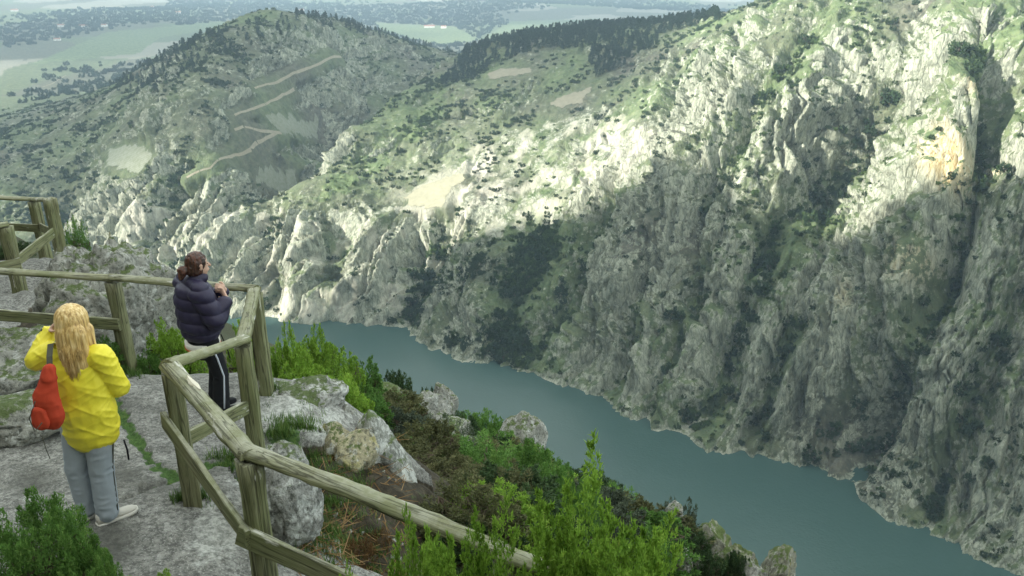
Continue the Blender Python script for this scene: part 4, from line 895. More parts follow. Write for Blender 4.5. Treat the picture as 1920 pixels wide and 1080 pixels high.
# ------------------------------------------------------------------ shrubs on the ledge and the slope
def gz_many(x, y): return ground_full(np.array([x], float), np.array([y], float))[0][0]
def shrub_at(px, top, D, wpx, proto, mat, label, hmin=.35, hmax=2.6, name='heath_shrub', group=None):
    q = atD(px, top, D); z = gz(q[0], q[1]); dep = q[1] * CT - q[2] * ST; h = min(max(q[2] - z, hmin), hmax); wm = wpx / (FPX / dep)
    return shrub(proto, (q[0], q[1], q[2] - h * 1.02), h, wm / h / 1.05, mat, None, label, 'shrub', name, group)
for a in [
    (1120, 868, 3.5, 400, 'near_a', 'leaf_bright', 'tall bright green heath bush in the right foreground, its plumes against the river'),
    (1195, 965, 3.45, 280, 'near_a', 'leaf_bright', 'bright green bush at the bottom edge, right flank of the tall foreground heath'),
    (1060, 985, 3.35, 200, 'near_a', 'leaf_bright', 'light green sprigs over the rail end, left of the tall foreground heath'),
    (870, 928, 3.45, 270, 'near_a', 'leaf_bright', 'feathery bright green bush growing through the fence at bottom centre'),
    (775, 955, 3.5, 200, 'near_a', 'leaf_bright', 'light green heath sprigs rising in front of the rail, left of the feathery bush'),
    (630, 1033, 3.6, 130, 'near_a', 'leaf_bright', 'small green heath tip in front of the lower plank'),
    (55, 930, 4.7, 210, 'near_b', 'leaf_mid', 'dense green bush filling the bottom left corner'),
    (150, 1018, 4.5, 130, 'near_b', 'leaf_mid', 'low green bush beside the bottom left corner bush'),
    (275, 1066, 4.3, 110, 'near_a', 'leaf_bright', 'few green sprigs at the bottom edge on the slab'),
    (985, 838, 9.4, 200, 'near_b', 'leaf_mid', 'large rounded green bush behind the foreground heath, centre right'),
    (1062, 880, 8.6, 130, 'near_b', 'leaf_mid', 'round green bush right of the large rounded one, before the river'),
    (905, 895, 8.4, 120, 'near_b', 'leaf_mid', 'dark-bellied green bush left of the large rounded one'),
    (975, 940, 7.6, 190, 'mid_b', 'leaf_dark', 'dark shaded bush under the large rounded green bush'),
    (800, 795, 10.5, 130, 'mid_b', 'leaf_olive', 'brownish olive heath bush right of the fin of rock'),
    (850, 865, 9.5, 110, 'mid_b', 'leaf_olive', 'lower olive heath bush right of the fin of rock'),
    (770, 850, 9.8, 110, 'mid_b', 'leaf_olive', 'drab olive heath directly behind the fin of rock'),
    (740, 770, 12.5, 110, 'mid_a', 'leaf_grey', 'grey green heath above the fin of rock'),
    (690, 745, 12.5, 100, 'mid_a', 'leaf_mid', 'green heath at the tip of the fin of rock'),
    (545, 598, 11.5, 80, 'mid_a', 'leaf_bright', 'bright heath beside the corner post, leftmost before the river'),
    (590, 612, 13.5, 90, 'mid_a', 'leaf_bright', 'bright green heath peak standing against the far end of the river'),
    (560, 660, 10.5, 110, 'mid_a', 'leaf_bright', 'bright heath bush just right of the corner post'),
    (630, 650, 14.5, 100, 'mid_a', 'leaf_bright', 'bright heath bush on the upper slope, third from the corner post'),
    (620, 695, 11.8, 120, 'mid_b', 'leaf_bright', 'broad bright heath bush over the pale slab end'),
    (675, 668, 18.0, 80, 'mid_a', 'leaf_mid', 'green heath against the water on the upper slope'),
    (735, 690, 20.0, 70, 'mid_b', 'leaf_dark', 'dark small bush on the slope edge against the water'),
    (800, 722, 21.5, 60, 'mid_b', 'leaf_dark', 'dark bush between stones on the slope edge'),
    (680, 725, 14.0, 90, 'mid_a', 'leaf_mid', 'green heath between the pale slab end and the slabby rock'),
    (745, 735, 17.5, 80, 'mid_b', 'leaf_mid', 'rounded green heath in front of the slope edge stones'),
    (775, 770, 14.5, 80, 'mid_a', 'leaf_grey', 'greyish heath below the cracked outcrop'),
    (850, 775, 18.5, 80, 'mid_b', 'leaf_dark', 'dark heath left of the wide bush on the slope edge'),
    (935, 800, 16.0, 90, 'mid_b', 'leaf_mid', 'green heath left of the peaked boulder'),
    (895, 770, 20.5, 110, 'mid_b', 'leaf_mid', 'wide dark green bush on the slope edge, mid river'),
    (1015, 838, 16.5, 55, 'mid_b', 'leaf_dark', 'small dark bush beside the peaked boulder'),
    (1268, 922, 13.6, 85, 'mid_c', 'leaf_grey', 'thin see-through grey green shrub behind the egg-shaped boulder'),
    (1295, 985, 12.6, 90, 'mid_b', 'leaf_dark', 'dark heath clump between the boulders at lower right'),
    (1335, 1035, 12.0, 70, 'mid_b', 'leaf_dark', 'dark low clump above the smooth boulders at the bottom edge'),
    (1390, 1030, 12.3, 50, 'mid_b', 'leaf_dark', 'dark tuft left of the square-topped boulder'),
    (302, 598, 9.7, 75, 'mid_a', 'leaf_bright', 'upright bright heath behind the fence, between post and dark jacket'),
    (345, 625, 9.9, 55, 'mid_a', 'leaf_bright', 'small bright heath just left of the dark jacket'),
    (272, 655, 9.5, 50, 'mid_a', 'leaf_mid', 'low green heath at the foot of the fence post'),
    (195, 628, 9.4, 60, 'mid_a', 'leaf_mid', 'green heath seen under the rail left of the fence post'),
    (455, 600, 10.5, 80, 'mid_a', 'leaf_bright', 'bright heath seen between the dark jacket and the corner rail'),
    (135, 398, 17.0, 50, 'mid_c', 'leaf_mid', 'slim wispy green shrub right of the far fence end post'),
    (208, 436, 16.0, 55, 'mid_c', 'leaf_olive', 'wispy olive shrub above the domed outcrop'),
    (262, 474, 14.5, 60, 'mid_c', 'leaf_grey', 'thin grey shrub at the right shoulder of the domed outcrop'),
    (160, 464, 15.5, 70, 'mid_b', 'leaf_mid', 'low green cushion at the foot of the far fence'),
    (20, 455, 18.5, 70, 'mid_b', 'leaf_dark', 'dark bush seen through the far fence'),
    (665, 1005, 5.9, 70, 'mid_c', 'leaf_dry', 'rusty dry bracken clump below the long rail'),
    (712, 985, 6.2, 40, 'mid_c', 'leaf_dry', 'orange-brown dry fern beside the rail shadow'),
    (620, 900, 6.9, 90, 'mid_c', 'leaf_grey', 'thin grass and heath tangle between the fence and the fin'),
    (590, 960, 6.2, 70, 'mid_c', 'leaf_olive', 'dry olive tangle right of the white lichened block')]:
    shrub_at(*a)
def ground_hit(px, py):
    r = ray(px, py); h = math.hypot(r[0], r[1]); Ds = np.arange(4.0, 45, .15); x = r[0] / h * Ds; y = r[1] / h * Ds; d = ground_base(x, y) - r[2] / h * Ds
    i = int(np.argmax(d > 0)); return None if d[i] <= 0 else (x[i], y[i], Ds[i])
SLOPE = [(515, 640), (600, 660), (700, 720), (830, 800), (1000, 870), (1120, 940), (1230, 1010), (1380, 1075), (900, 1075), (760, 960), (700, 850), (640, 740), (560, 700)]
g = np.random.default_rng(99); n = 0
mats = ['leaf_mid', 'leaf_bright', 'leaf_olive', 'leaf_grey', 'leaf_dark', 'leaf_mid']
words = {'leaf_mid': 'mid green', 'leaf_bright': 'bright green', 'leaf_olive': 'olive brown', 'leaf_grey': 'grey green', 'leaf_dark': 'dark green'}
while n < 95:
    px, py = g.uniform(515, 1390), g.uniform(640, 1078)
    if not inpoly(np.array([px]), np.array([py]), SLOPE)[0]: continue
    hh = ground_hit(px, py)
    if hh is None or hh[2] < 6.3 or (px < 840 and hh[2] < 9.5): n += 1; continue
    x, y, D = hh; s = g.uniform(.35, .75) * (1 + D / 30); mt = mats[g.integers(0, 6)]
    if px < 700 and (g.random() < .6 or mt == 'leaf_dark'): mt = 'leaf_bright'
    shrub(['mid_a', 'mid_b', 'mid_b', 'mid_c'][g.integers(0, 4)], (x, y, gz(x, y) - .05), s, g.uniform(1.0, 1.6), mt, None, words[mt] + ' low heath in the thicket covering the slope below the ledge', 'shrub', 'heath_shrub', words[mt] + ' heath of the slope thicket'); n += 1
# grass and litter on the soil pockets
gp = []; gm = []
for (a, b, c, d_, k) in [(550, 825, 45, 28, 420), (470, 860, 70, 12, 160), (610, 890, 70, 40, 300), (620, 1000, 90, 60, 420), (165, 470, 60, 18, 260), (500, 742, 28, 6, 90), (362, 942, 26, 6, 90), (246, 702, 20, 5, 70)]:
    for i in range(k):
        hh = ground_hit(a + g.normal(0, c * .55), b + g.normal(0, d_ * .55))
        if hh is not None: gp.append(hh[:2]); gm.append(0)
gp = np.array(gp); zz = ground_full(gp[None, :, 0], gp[None, :, 1])[0][0]; Vg = []; Cg = []
for (x, y), z in zip(gp, zz):
    for j in range(7):
        an = g.random() * 6.28; L = g.uniform(.04, .12) * (1 if y < 12 else 1.6); o_ = np.array([x + g.normal(0, .03), y + g.normal(0, .03), z - .01]); dr = np.array([math.cos(an) * .45, math.sin(an) * .45, 1.0]); sd = np.array([-math.sin(an), math.cos(an), 0]) * .004
        Vg += [o_ - sd, o_ + sd, o_ + dr * L]; t_ = np.clip(g.normal(.5, .25), 0, 1); Cg += [[t_, t_, t_]] * 3
me = mesh_np('grass', Vg, np.arange(len(Vg)).reshape(-1, 3), False); set_col(me, 'leaf', np.array(Cg)); obj('grass', me, M['leaf_grass'], None, kind='stuff', label='short grass and moss in the soil pockets of the ledge', category='grass')
Vg = []; Cg = []
for i in range(900):
    hh = ground_hit(g.uniform(520, 760), g.uniform(830, 1075))
    if hh is None or hh[2] < 5.2: continue
    x, y = hh[:2]; z = gz(x, y) + .01; an = g.random() * 6.28; L = g.uniform(.05, .28); d_ = np.array([math.cos(an), math.sin(an), g.normal(0, .25)]) * L; sd = np.array([-math.sin(an), math.cos(an), .3]) * .004
    o_ = np.array([x, y, z]); Vg += [o_ - sd, o_ + sd, o_ + d_ + sd * .5, o_ + d_ - sd * .5]; t_ = np.clip(g.normal(.5, .3), 0, 1); Cg += [[t_, t_, t_]] * 4
me = mesh_np('twigs', Vg, np.arange(len(Vg)).reshape(-1, 4), False); set_col(me, 'leaf', np.array(Cg)); obj('dead_twigs', me, M['leaf_dry'], None, kind='stuff', label='dead twigs and litter on the soil beside the fence', category='litter')
pl_ = MB()
for i in range(60):
    hh = ground_hit(g.uniform(520, 760), g.uniform(820, 1075))
    if hh is None or hh[2] < 5.2: continue
    s = g.uniform(.008, .025); pl_.box((hh[0], hh[1], gz(hh[0], hh[1]) + s * .4), (s, s * .8, s * .6), np.array(Matrix.Rotation(g.random() * 3, 3, (g.random(), g.random(), .3))))
obj('pebbles', pl_.mesh('pebbles', True), M['boulder_white'], None, kind='stuff', label='scattered white pebbles on the dark soil', category='pebbles')

# ------------------------------------------------------------------ the two people
def cap(p0, r0, p1, r1, side=None, fa=1.0, fb=1.0, seg=18):
    p0 = np.array(p0, float); p1 = np.array(p1, float); d = p1 - p0; L = np.linalg.norm(d)
    d = np.array([0, 0, 1.0]) if L < 1e-6 else d / L
    a = np.array(side, float) if side is not None else (np.array([1.0, 0, 0]) if abs(d[0]) < .8 else np.array([0, 1.0, 0])); a = a - d * (a @ d); a /= np.linalg.norm(a); b = np.cross(d, a)
    rings = []
    for t in np.linspace(-math.pi / 2 + .12, 0, 5): rings.append((p0 + d * r0 * math.sin(t), r0 * math.cos(t)))
    for t in np.linspace(0, math.pi / 2 - .12, 5): rings.append((p1 + d * r1 * math.sin(t), r1 * math.cos(t)))
    return [[c + a * (fa * r * math.cos(q)) + b * (fb * r * math.sin(q)) for q in np.arange(seg) * 2 * math.pi / seg] for c, r in rings]
def fuse(name, caps, voxel, it, mat, parent, fn=None):
    """one continuous skin round a set of overlapping tapered limbs"""
    m = MB()
    for c in caps: m.loft(c)
    me = m.mesh(name); o = bpy.data.objects.new('tmp', me); COL.objects.link(o)
    r = o.modifiers.new('r', 'REMESH'); r.mode = 'VOXEL'; r.voxel_size = voxel
    s = o.modifiers.new('s', 'SMOOTH'); s.factor = .5; s.iterations = it
    bpy.context.view_layer.update(); dg = bpy.context.evaluated_depsgraph_get(); me2 = bpy.data.meshes.new_from_object(o.evaluated_get(dg)); bpy.data.objects.remove(o)
    me2.name = name
    if fn is not None:
        n = len(me2.vertices); V = np.empty(n * 3, np.float32); me2.vertices.foreach_get('co', V); Nn = np.empty(n * 3, np.float32); me2.vertices.foreach_get('normal', Nn)
        V = V.reshape(-1, 3).astype(float); V = fn(V, Nn.reshape(-1, 3).astype(float)); me2.vertices.foreach_set('co', V.astype(np.float32).ravel()); me2.update()
    me2.polygons.foreach_set('use_smooth', np.ones(len(me2.polygons), bool)); me2.materials.clear()
    return obj(name, me2, mat, parent)
def hand_caps(wr, dirv, palm, curl=.5):
    """palm and five fingers; dirv points from the wrist along the hand, palm is the palm's outward normal"""
    d = np.array(dirv, float); d /= np.linalg.norm(d); n = np.array(palm, float); n -= d * (n @ d); n /= np.linalg.norm(n); s = np.cross(d, n); wr = np.array(wr, float)
    c = [cap(wr, .026, wr + d * .075, .032, s, 1.15, .6)]
    for i, (o_, L) in enumerate([(-.03, .062), (-.010, .072), (.011, .068), (.030, .053)]):
        b = wr + d * .085 + s * o_; k = b + (d * math.cos(curl) + n * math.sin(curl)) * L * .5; t = k + (d * math.cos(curl * 2.4) + n * math.sin(curl * 2.4)) * L * .5
        c += [cap(b, .0095, k, .009), cap(k, .009, t, .0075)]
    b = wr + d * .025 - s * .032; k = b + (d * .6 - s * .6 + n * .4) * .04; c += [cap(b, .012, k, .0105), cap(k, .0105, k + (d * .8 + n * .5) * .03, .0085)]
    return c
def skin_mat(name, c): return mat_plain(name, c, .55, .08, 30, 0, .35)
M['skin'] = skin_mat('skin', (0.52, 0.33, 0.25)); M['yellow'] = mat_plain('yellow_nylon', (0.76, 0.66, 0.045), .5, .06, 6, .004, .35); M['grey_cloth'] = mat_plain('grey_sweat_cloth', (0.33, 0.37, 0.41), .95, .10, 9, .004)
M['navy'] = mat_plain('navy_nylon', (0.020, 0.016, 0.045), .55, .2, 9, .003, .4); M['black_cloth'] = mat_plain('black_cloth', (0.010, 0.011, 0.014), .85, .2, 20); M['white_rubber'] = mat_plain('white_shoe', (0.66, 0.64, 0.58), .7, .06, 20); M['shoe_up'] = mat_plain('shoe_upper', (0.50, 0.48, 0.43), .8, .12, 25)
M['red_bag'] = mat_plain('orange_red_cloth', (0.40, 0.045, 0.018), .8, .2, 10, .004); M['strap'] = mat_plain('olive_strap', (0.07, 0.07, 0.05), .8, .1, 20); M['stripe'] = mat_plain('white_stripe', (0.5, 0.53, 0.6), .8, .05, 20); M['orange'] = mat_plain('orange_hem', (0.50, 0.16, 0.06), .8, .1, 20); M['white_hem'] = mat_plain('white_hem', (0.75, 0.72, 0.66), .8, .05, 20)
def mat_hair(name, c0, c1, c2, sc):
    k = NT(name); P = k.coord('Object'); n = k.noise(k.mapping(P, (sc, sc, 2.0)), 1.0, 4, .6); n2 = k.noise(P, 5.0, 3)
    c = k.ramp(k.math('ADD', k.math('MULTIPLY', n, .7), k.math('MULTIPLY', n2, .35)), [(.36, c0), (.52, c1), (.68, c2)]); k.bsdf(c, .42, n, .01, .8, .5); return k.m
M['blonde'] = mat_hair('blonde_hair', (0.20, 0.11, 0.035), (0.58, 0.38, 0.13), (0.85, 0.68, 0.36), 60); M['brown_hair'] = mat_hair('auburn_hair', (0.012, 0.007, 0.005), (0.045, 0.018, 0.011), (0.13, 0.045, 0.024), 50)
def frame(px, py, base, phi):
    """person's root at base, turned so local +y points away from the photographer"""
    return math.atan2(base[0], base[1])
def shoe(parent, ank, f, L, mu, ms, label=None):
    f = np.array([f[0], f[1], 0.0]); f /= np.linalg.norm(f); s = np.array([f[1], -f[0], 0]); a = np.array([ank[0], ank[1], 0.0])
    def ring(u, w_, z0, z1):
        c = a + f * u; return [c + s * (w_ * x) + np.array([0, 0, z0 + (z1 - z0) * y]) for x, y in ((-1, 0), (-1, .5), (-.75, .85), (-.3, 1), (.3, 1), (.75, .85), (1, .5), (1, 0))]
    prof = [(-.30, .018, .075), (-.285, .030, .095), (-.18, .036, .10), (0, .034, .10), (.12, .036, .085), (.3, .043, .062), (.5, .045, .052), (.62, .036, .046), (.69, .016, .036)]
    m = MB(); m.loft([ring(u * L, w_, .026, z1) for u, w_, z1 in prof]); up = obj('shoe', m.mesh('shoe', True), mu, parent)
    m = MB(); m.loft([[a + f * (u * L) + s * (x * (w_ + .006)) + np.array([0, 0, z]) for x, z in ((-1, 0.001), (-1.03, .014), (-1, .030), (1, .030), (1.03, .014), (1, 0.001))] for u, w_, z1 in [(-.315, .014, 0)] + prof + [(.715, .008, 0)]]); obj('sole', m.mesh('sole', True), ms, up)
    return up
# --- yellow jacket
bx, by = -2.94, 5.11; bz = gz(bx, by); a0 = math.atan2(bx, by)
pe = thing('person', 'person with long blonde hair in a yellow jacket and grey trousers, seen from behind', 'person', (bx, by, bz - .005), -a0)
ph = math.radians(30); f = np.array([math.sin(ph), math.cos(ph), 0]); r = np.array([math.cos(ph), -math.sin(ph), 0]); O = np.array([.02, 0, 0])
LS = O - r * .165 + [0, 0, 1.33]; RS = O + r * .165 + [0, 0, 1.31]; LE = np.array([-.205, .12, 1.285]); LW = np.array([-.10, .225, 1.435]); RE = np.array([.235, -.05, 1.05]); RW = np.array([.20, .17, 1.19])
HD = np.array([.05, .04, 1.535]); LH, LK, LA = np.array([-.06, .045, .80]), np.array([-.115, .07, .45]), np.array([-.105, .085, .07]); RH, RK, RA = np.array([.065, -.05, .80]), np.array([.035, -.035, .45]), np.array([.015, -.045, .07])
ld = HD - LW; rd = np.array([-.6, .5, .35])
body = [cap(HD + [0, 0, .02], .088, HD + f * .012 + [0, 0, -.035], .074, r, .88, 1.05), cap(HD + f * .03 + [0, 0, -.07], .05, HD + f * .03 + [0, 0, -.05], .055), cap(HD - [0, 0, .07] - f * .01, .048, O + [0, 0, 1.36], .055), cap(HD + f * .09 + [0, 0, 0], .012, HD + f * .108 + [0, 0, -.028], .014),
        cap(O + [0, 0, .95], .12, O + [0, 0, 1.27], .13, r, 1.1, .75), cap(LS, .05, LE, .04), cap(LE, .04, LW, .027), cap(RS, .05, RE, .04), cap(RE, .04, RW, .027), cap(O + [0, 0, .88], .12, O + [0, 0, .84], .13, r, 1.15, .8),
        cap(LH, .075, LK, .05), cap(LK, .05, LA, .035), cap(RH, .075, RK, .05), cap(RK, .05, RA, .035)] + hand_caps(LW + ld * .02, ld * [.6, .4, 1.0] + f * .02, r, .7) + hand_caps(RW, rd, np.array([-.3, -.2, -1.0]), .6)
fuse('body', body, .0065, 2, M['skin'], pe)
def wr_y(V, Nn):
    q = V * np.array([9, 9, 14.0]); q[:, 2] += V[:, 0] * 9
    q[:, :2] *= .6; w1 = (1 - np.abs(noise3(q, 3))) ** 4; q2 = V * np.array([10, 10, 34.0]); q2[:, 2] -= V[:, 0] * 22; w2 = (1 - np.abs(noise3(q2, 4))) ** 4
    hem = smooth(.80, .72, V[:, 2]); V = V + Nn * (.008 * w1 + .005 * w2 - .006 + .004 * noise3(V * 5, 6))[:, None] * (1 - .4 * hem)[:, None]
    return V
jk = [cap(O + [0, 0, .885], .178, O + [0, 0, 1.2], .165, r, 1.12, .80), cap(O + [0, 0, .80], .172, O + [0, 0, .93], .18, r, 1.14, .84), cap(O + [0, 0, .735], .165, O + [0, 0, .76], .175, r, 1.15, .86), cap(LS * .9 + O * .1 + [0, 0, .13 - .005], .082, RS * .9 + O * .1 + [0, 0, .13], .082), cap(O + [0, 0, 1.34], .085, HD - [0, 0, .13], .068), cap(LS, .086, LE, .076), cap(LE, .076, LW - (LW - LE) * .12, .058), cap(RS, .088, RE, .082), cap(RE, .082, RW - (RW - RE) * .16, .06)]
jo = fuse('jacket', jk, .007, 3, M['yellow'], pe, wr_y)
jh = MB(); jh.loft([[O + r * (.196 * math.cos(t)) + f * (.148 * math.sin(t)) + [0, 0, z] for t in np.arange(24) * math.pi / 12] for z in (.575, .60, .622)], True)
for nm, A, B in (('cuff', LE, LW), ('cuff', RE, RW)):
    d = (B - A) / np.linalg.norm(B - A); m = MB(); m.tube([B - d * .055, B - d * .01, B + d * .012], [.052, .050, .040], 14); obj('cuff', m.mesh('cuff', True), M['black_cloth'], jo)
def wr_t(V, Nn):
    q = V * np.array([14, 14, 22.0]); w1 = 1 - np.abs(noise3(q, 8)) * 2; k = .35 + .65 * smooth(.35, .05, V[:, 2]) + .4 * np.exp(-((V[:, 2] - .45) / .08) ** 2); return V + Nn * (.007 * w1 * k)[:, None]
tr = fuse('trousers', [cap(O + [.0, 0, .72], .15, O + [.0, 0, .84], .155, r, 1.1, .85), cap(LH, .10, LK, .078), cap(LK, .078, LA + [0, 0, .02], .072), cap(RH, .10, RK, .082), cap(RK, .082, RA + [0, 0, .02], .076)], .008, 3, M['grey_cloth'], pe, wr_t)
m = MB(); m.tube([RH + r * .097 + [0, 0, -.08], RK + r * .080, RA + r * .074 + [0, 0, .03]], [.006, .006, .006], 6); obj('seam_stripe', m.mesh('seam_stripe', True), M['strap'], tr)
m = MB(); m.tube([O + r * .215 + [0, 0, .66], O + r * .225 + [0, 0, .58], O + r * .222 + [0, 0, .50]], [.006, .008, .007], 6); obj('drawcord', m.mesh('drawcord', True), M['black_cloth'], jo)
f2 = np.array([.95, .26, 0]); shoe(pe, RA + [.0, 0, 0], f2, .285, M['shoe_up'], M['white_rubber']); shoe(pe, LA, np.array([.93, .36, 0]), .28, M['shoe_up'], M['white_rubber'])
def hair_fn(sc, amp):
    def fn(V, Nn):
        an_ = np.arctan2(V[:, 0] - HD[0], V[:, 1] - HD[1]); w1 = noise3(np.c_[an_ * sc, V[:, 2] * 2.2, np.zeros(len(V))], 12) + .5 * noise3(np.c_[an_ * sc * 2.3, V[:, 2] * 3, np.ones(len(V))], 13); low = smooth(1.25, 1.05, V[:, 2])
        return V + Nn * (amp * w1)[:, None] + np.c_[np.zeros((len(V), 2)), low * .035 * noise3(np.c_[an_ * sc * 1.5, an_ * 0, an_ * 0 + 5], 15)]
    return fn
bk = -f * .055 + np.array([0.0, -.035, 0]); h1 = HD + [0, 0, .03]
hr = fuse('hair', [cap(h1 - f * .012, .108, HD - f * .025 - [0, 0, .06], .104, r, .98, 1.0), cap(HD + bk * 1.0 - [0, 0, .05], .092, HD + bk * 1.25 - [0, 0, .24], .088, r, 1.15, .62), cap(HD + bk * 1.25 - [0, 0, .22], .088, HD + bk * 1.35 + [.012, 0, -.41], .058, r, 1.15, .55), cap(HD + r * .075 - [0, 0, .05], .05, HD + r * .10 - [0, 0, .2] - f * .02, .034), cap(HD - r * .07 - [0, 0, .05], .05, HD - r * .085 - [0, 0, .18] - f * .04, .034)], .006, 2, M['blonde'], pe, hair_fn(14, .003))
m = MB(); gg = np.random.default_rng(5)
for i in range(300):
    t = gg.uniform(-1.25, 1.25); dirs = -f * math.cos(t) + r * math.sin(t); top = HD + dirs * .085 + [0, 0, gg.uniform(.0, .09)]; L = gg.uniform(.32, .50) if abs(t) < .75 else gg.uniform(.18, .32)
    mid_ = HD + bk * 1.05 + dirs * np.array([.078, .062, 0]) + [0, 0, -.12]; end = HD + bk * 1.3 + dirs * (.072 if abs(t) < .75 else .085) * (.75) + [gg.normal(0, .008), gg.normal(0, .006), -L + .06]; w2 = (mid_ + end) / 2 + [gg.normal(0, .006), gg.normal(0, .004) - .012, 0]
    m.tube([top, mid_, w2, end], [.0016, .0022, .0018, .0006], 4)
obj('strands', m.mesh('strands', True), M['blonde'], hr)
# her bag hangs from the left shoulder
bg = thing('backpack', 'orange-red drawstring backpack hanging on the back of the yellow jacket', 'backpack', (bx, by, bz), -a0)
bc = np.array([-.195, -.165, 1.06])
def bag_fn(V, Nn): q = V * np.array([14, 14, 9.0]); return V + Nn * (.006 * noise3(q, 21) + .004 * (1 - 2 * np.abs(noise3(q * 2, 22))))[:, None]
bo = fuse('sack', [cap(bc + [0, 0, -.05], .112, bc + [.0, 0, .06], .098, r, .85, .62), cap(bc + [0, 0, .06], .098, bc + [.045, .015, .22], .05, r, .85, .7), cap(bc + [.04, .01, .2], .05, bc + [.055, .02, .25], .04)], .007, 2, M['red_bag'], bg, bag_fn)
po_ = fuse('pocket', [cap(bc - f * .045 + [-.035, -.01, -.07], .058, bc - f * .04 + [-.035, -.01, -.01], .05, r, 1.0, .5)], .007, 2, M['red_bag'], bg, bag_fn)
m = MB(); m.loft([[p + np.array([w_ * x, 0, 0]) + np.array([0, -.006, 0]) * y for x, y in ((-1, 0), (-1, 1), (1, 1), (1, 0))] for p, w_ in ((bc + [.05, .0, .22], .016), (np.array([-.145, -.14, 1.28]), .018), (np.array([-.125, -.085, 1.38]), .018), (np.array([-.105, -.01, 1.432]), .018), (np.array([-.09, .07, 1.40]), .018))]); obj('shoulder_strap', m.mesh('shoulder_strap'), M['strap'], bg)
m = MB(); m.tube([bc + [-.06, -.08, .10], bc + [-.115, -.085, -.01], bc + [-.10, -.1, -.1], bc + [-.05, -.12, -.04]], [.004] * 4, 5); m.tube([bc + [-.07, -.05, -.17], bc + [-.065, -.05, -.27], bc + [-.055, -.05, -.35]], [.0025] * 3, 5); obj('cord', m.mesh('cord', True), M['strap'], bg)
# --- navy jacket
bx, by = -2.86, 7.30; bz = gz(bx, by); a0 = math.atan2(bx, by)
pe = thing('person', 'person with brown ponytail in a navy puffer jacket and black striped trousers by the rail', 'person', (bx, by, bz - .005), -a0)
ph = math.radians(72); f = np.array([math.sin(ph), math.cos(ph), 0]); r = np.array([math.cos(ph), -math.sin(ph), 0]); O = np.array([-.065, 0, 0])
LS = O - r * .19 + [-.02, 0, 1.33]; RS = O + r * .19 + [-.02, 0, 1.33]; RE = np.array([.075, -.24, 1.06]); RW = np.array([.195, -.10, 1.21]); LE = np.array([.06, .25, 1.08]); LW = np.array([.19, .06, 1.24]); HD = np.array([-.01, 0, 1.535])
RH, RK, RA = np.array([-.02, -.085, .84]), np.array([.055, -.085, .45]), np.array([.015, -.075, .07]); LH, LK, LA = np.array([-.06, .075, .84]), np.array([.03, .085, .45]), np.array([-.02, .10, .07])
body = [cap(HD + [0, 0, .02], .086, HD + f * .012 + [0, 0, -.03], .074, r, .85, 1.05), cap(HD + f * .035 + [0, 0, -.075], .045, HD + f * .04 + [0, 0, -.05], .052), cap(HD - [0, 0, .07] - f * .01, .046, O + [0, 0, 1.36], .055), cap(HD + f * .092 + [0, 0, 0], .011, HD + f * .110 + [0, 0, -.026], .013), cap(HD + f * .088 + [0, 0, -.062], .012, HD + f * .09 + [0, 0, -.058], .013, r, 1.6, .8), cap(HD + r * .075 - [0, 0, .02], .016, HD + r * .078 + [0, 0, .012], .018, f, 1.1, .5), cap(HD - r * .075 - [0, 0, .02], .016, HD - r * .078 + [0, 0, .012], .018, f, 1.1, .5),
        cap(O + [0, 0, .95], .12, O + [0, 0, 1.27], .13, r, 1.1, .75), cap(LS, .05, LE, .04), cap(LE, .04, LW, .027), cap(RS, .05, RE, .04), cap(RE, .04, RW, .027), cap(O + [0, 0, .88], .13, O + [0, 0, .84], .13, r, 1.1, .8),
        cap(LH, .075, LK, .05), cap(LK, .05, LA, .035), cap(RH, .075, RK, .05), cap(RK, .05, RA, .035)] + hand_caps(RW, np.array([-.25, .75, .55]), np.array([-1, -.2, .2]), .6) + hand_caps(LW, np.array([-.2, -.7, .45]), np.array([-1, .2, .2]), .6)
bo = fuse('body', body, .0065, 2, M['skin'], pe)
for sgn in (-1, 1):
    m = MB(); c = HD + f * .082 + r * (.033 * sgn) + [0, 0, .005]; m.loft(cap(c - f * .004, .005, c - f * .004 + [0, 0, .001], .005, r, 1.3, .8, 10)); obj('eye', m.mesh('eye', True), M['black_cloth'], bo)
def puff(V, Nn):
    band = np.abs(np.sin((V[:, 2] + .045 * (V[:, 0] + .1)) * math.pi / .115)) ** .55; arm = (np.abs((V - O) @ r) > .2); return V + Nn * (.020 * band - .010 + .006 * noise3(V * 16, 31))[:, None]
jk = [cap(O + [0, 0, .97], .205, O + [-.01, 0, 1.22], .19, r, 1.15, .92), cap(O + [0, 0, .955], .185, O + [0, 0, .99], .20, r, 1.12, .92), cap(LS + [0, 0, -.01], .10, RS + [0, 0, -.01], .10), cap(O + [0, 0, 1.36], .085, HD - f * .01 - [0, 0, .135], .078), cap(LS, .095, LE, .085), cap(LE, .085, LW - (LW - LE) * .2, .062), cap(RS, .10, RE, .092), cap(RE, .09, RW - (RW - RE) * .2, .065)]
jo = fuse('jacket', jk, .009, 3, M['navy'], pe, puff)
def ringband(z0, z1, ra, rb, tilt): return [[O + [-.0, 0, 0] + r * (ra * math.cos(t)) + f * (rb * math.sin(t)) + [0, 0, z + tilt * math.sin(t)] for t in np.arange(28) * math.pi / 14] for z in np.linspace(z0, z1, 4)]
m = MB(); m.loft(ringband(.752, .80, .180, .158, .01)); obj('shirt_hem', m.mesh('shirt_hem', True), M['white_hem'], pe); m = MB(); m.loft(ringband(.737, .754, .184, .162, .01)); obj('shirt_trim', m.mesh('shirt_trim', True), M['orange'], pe)
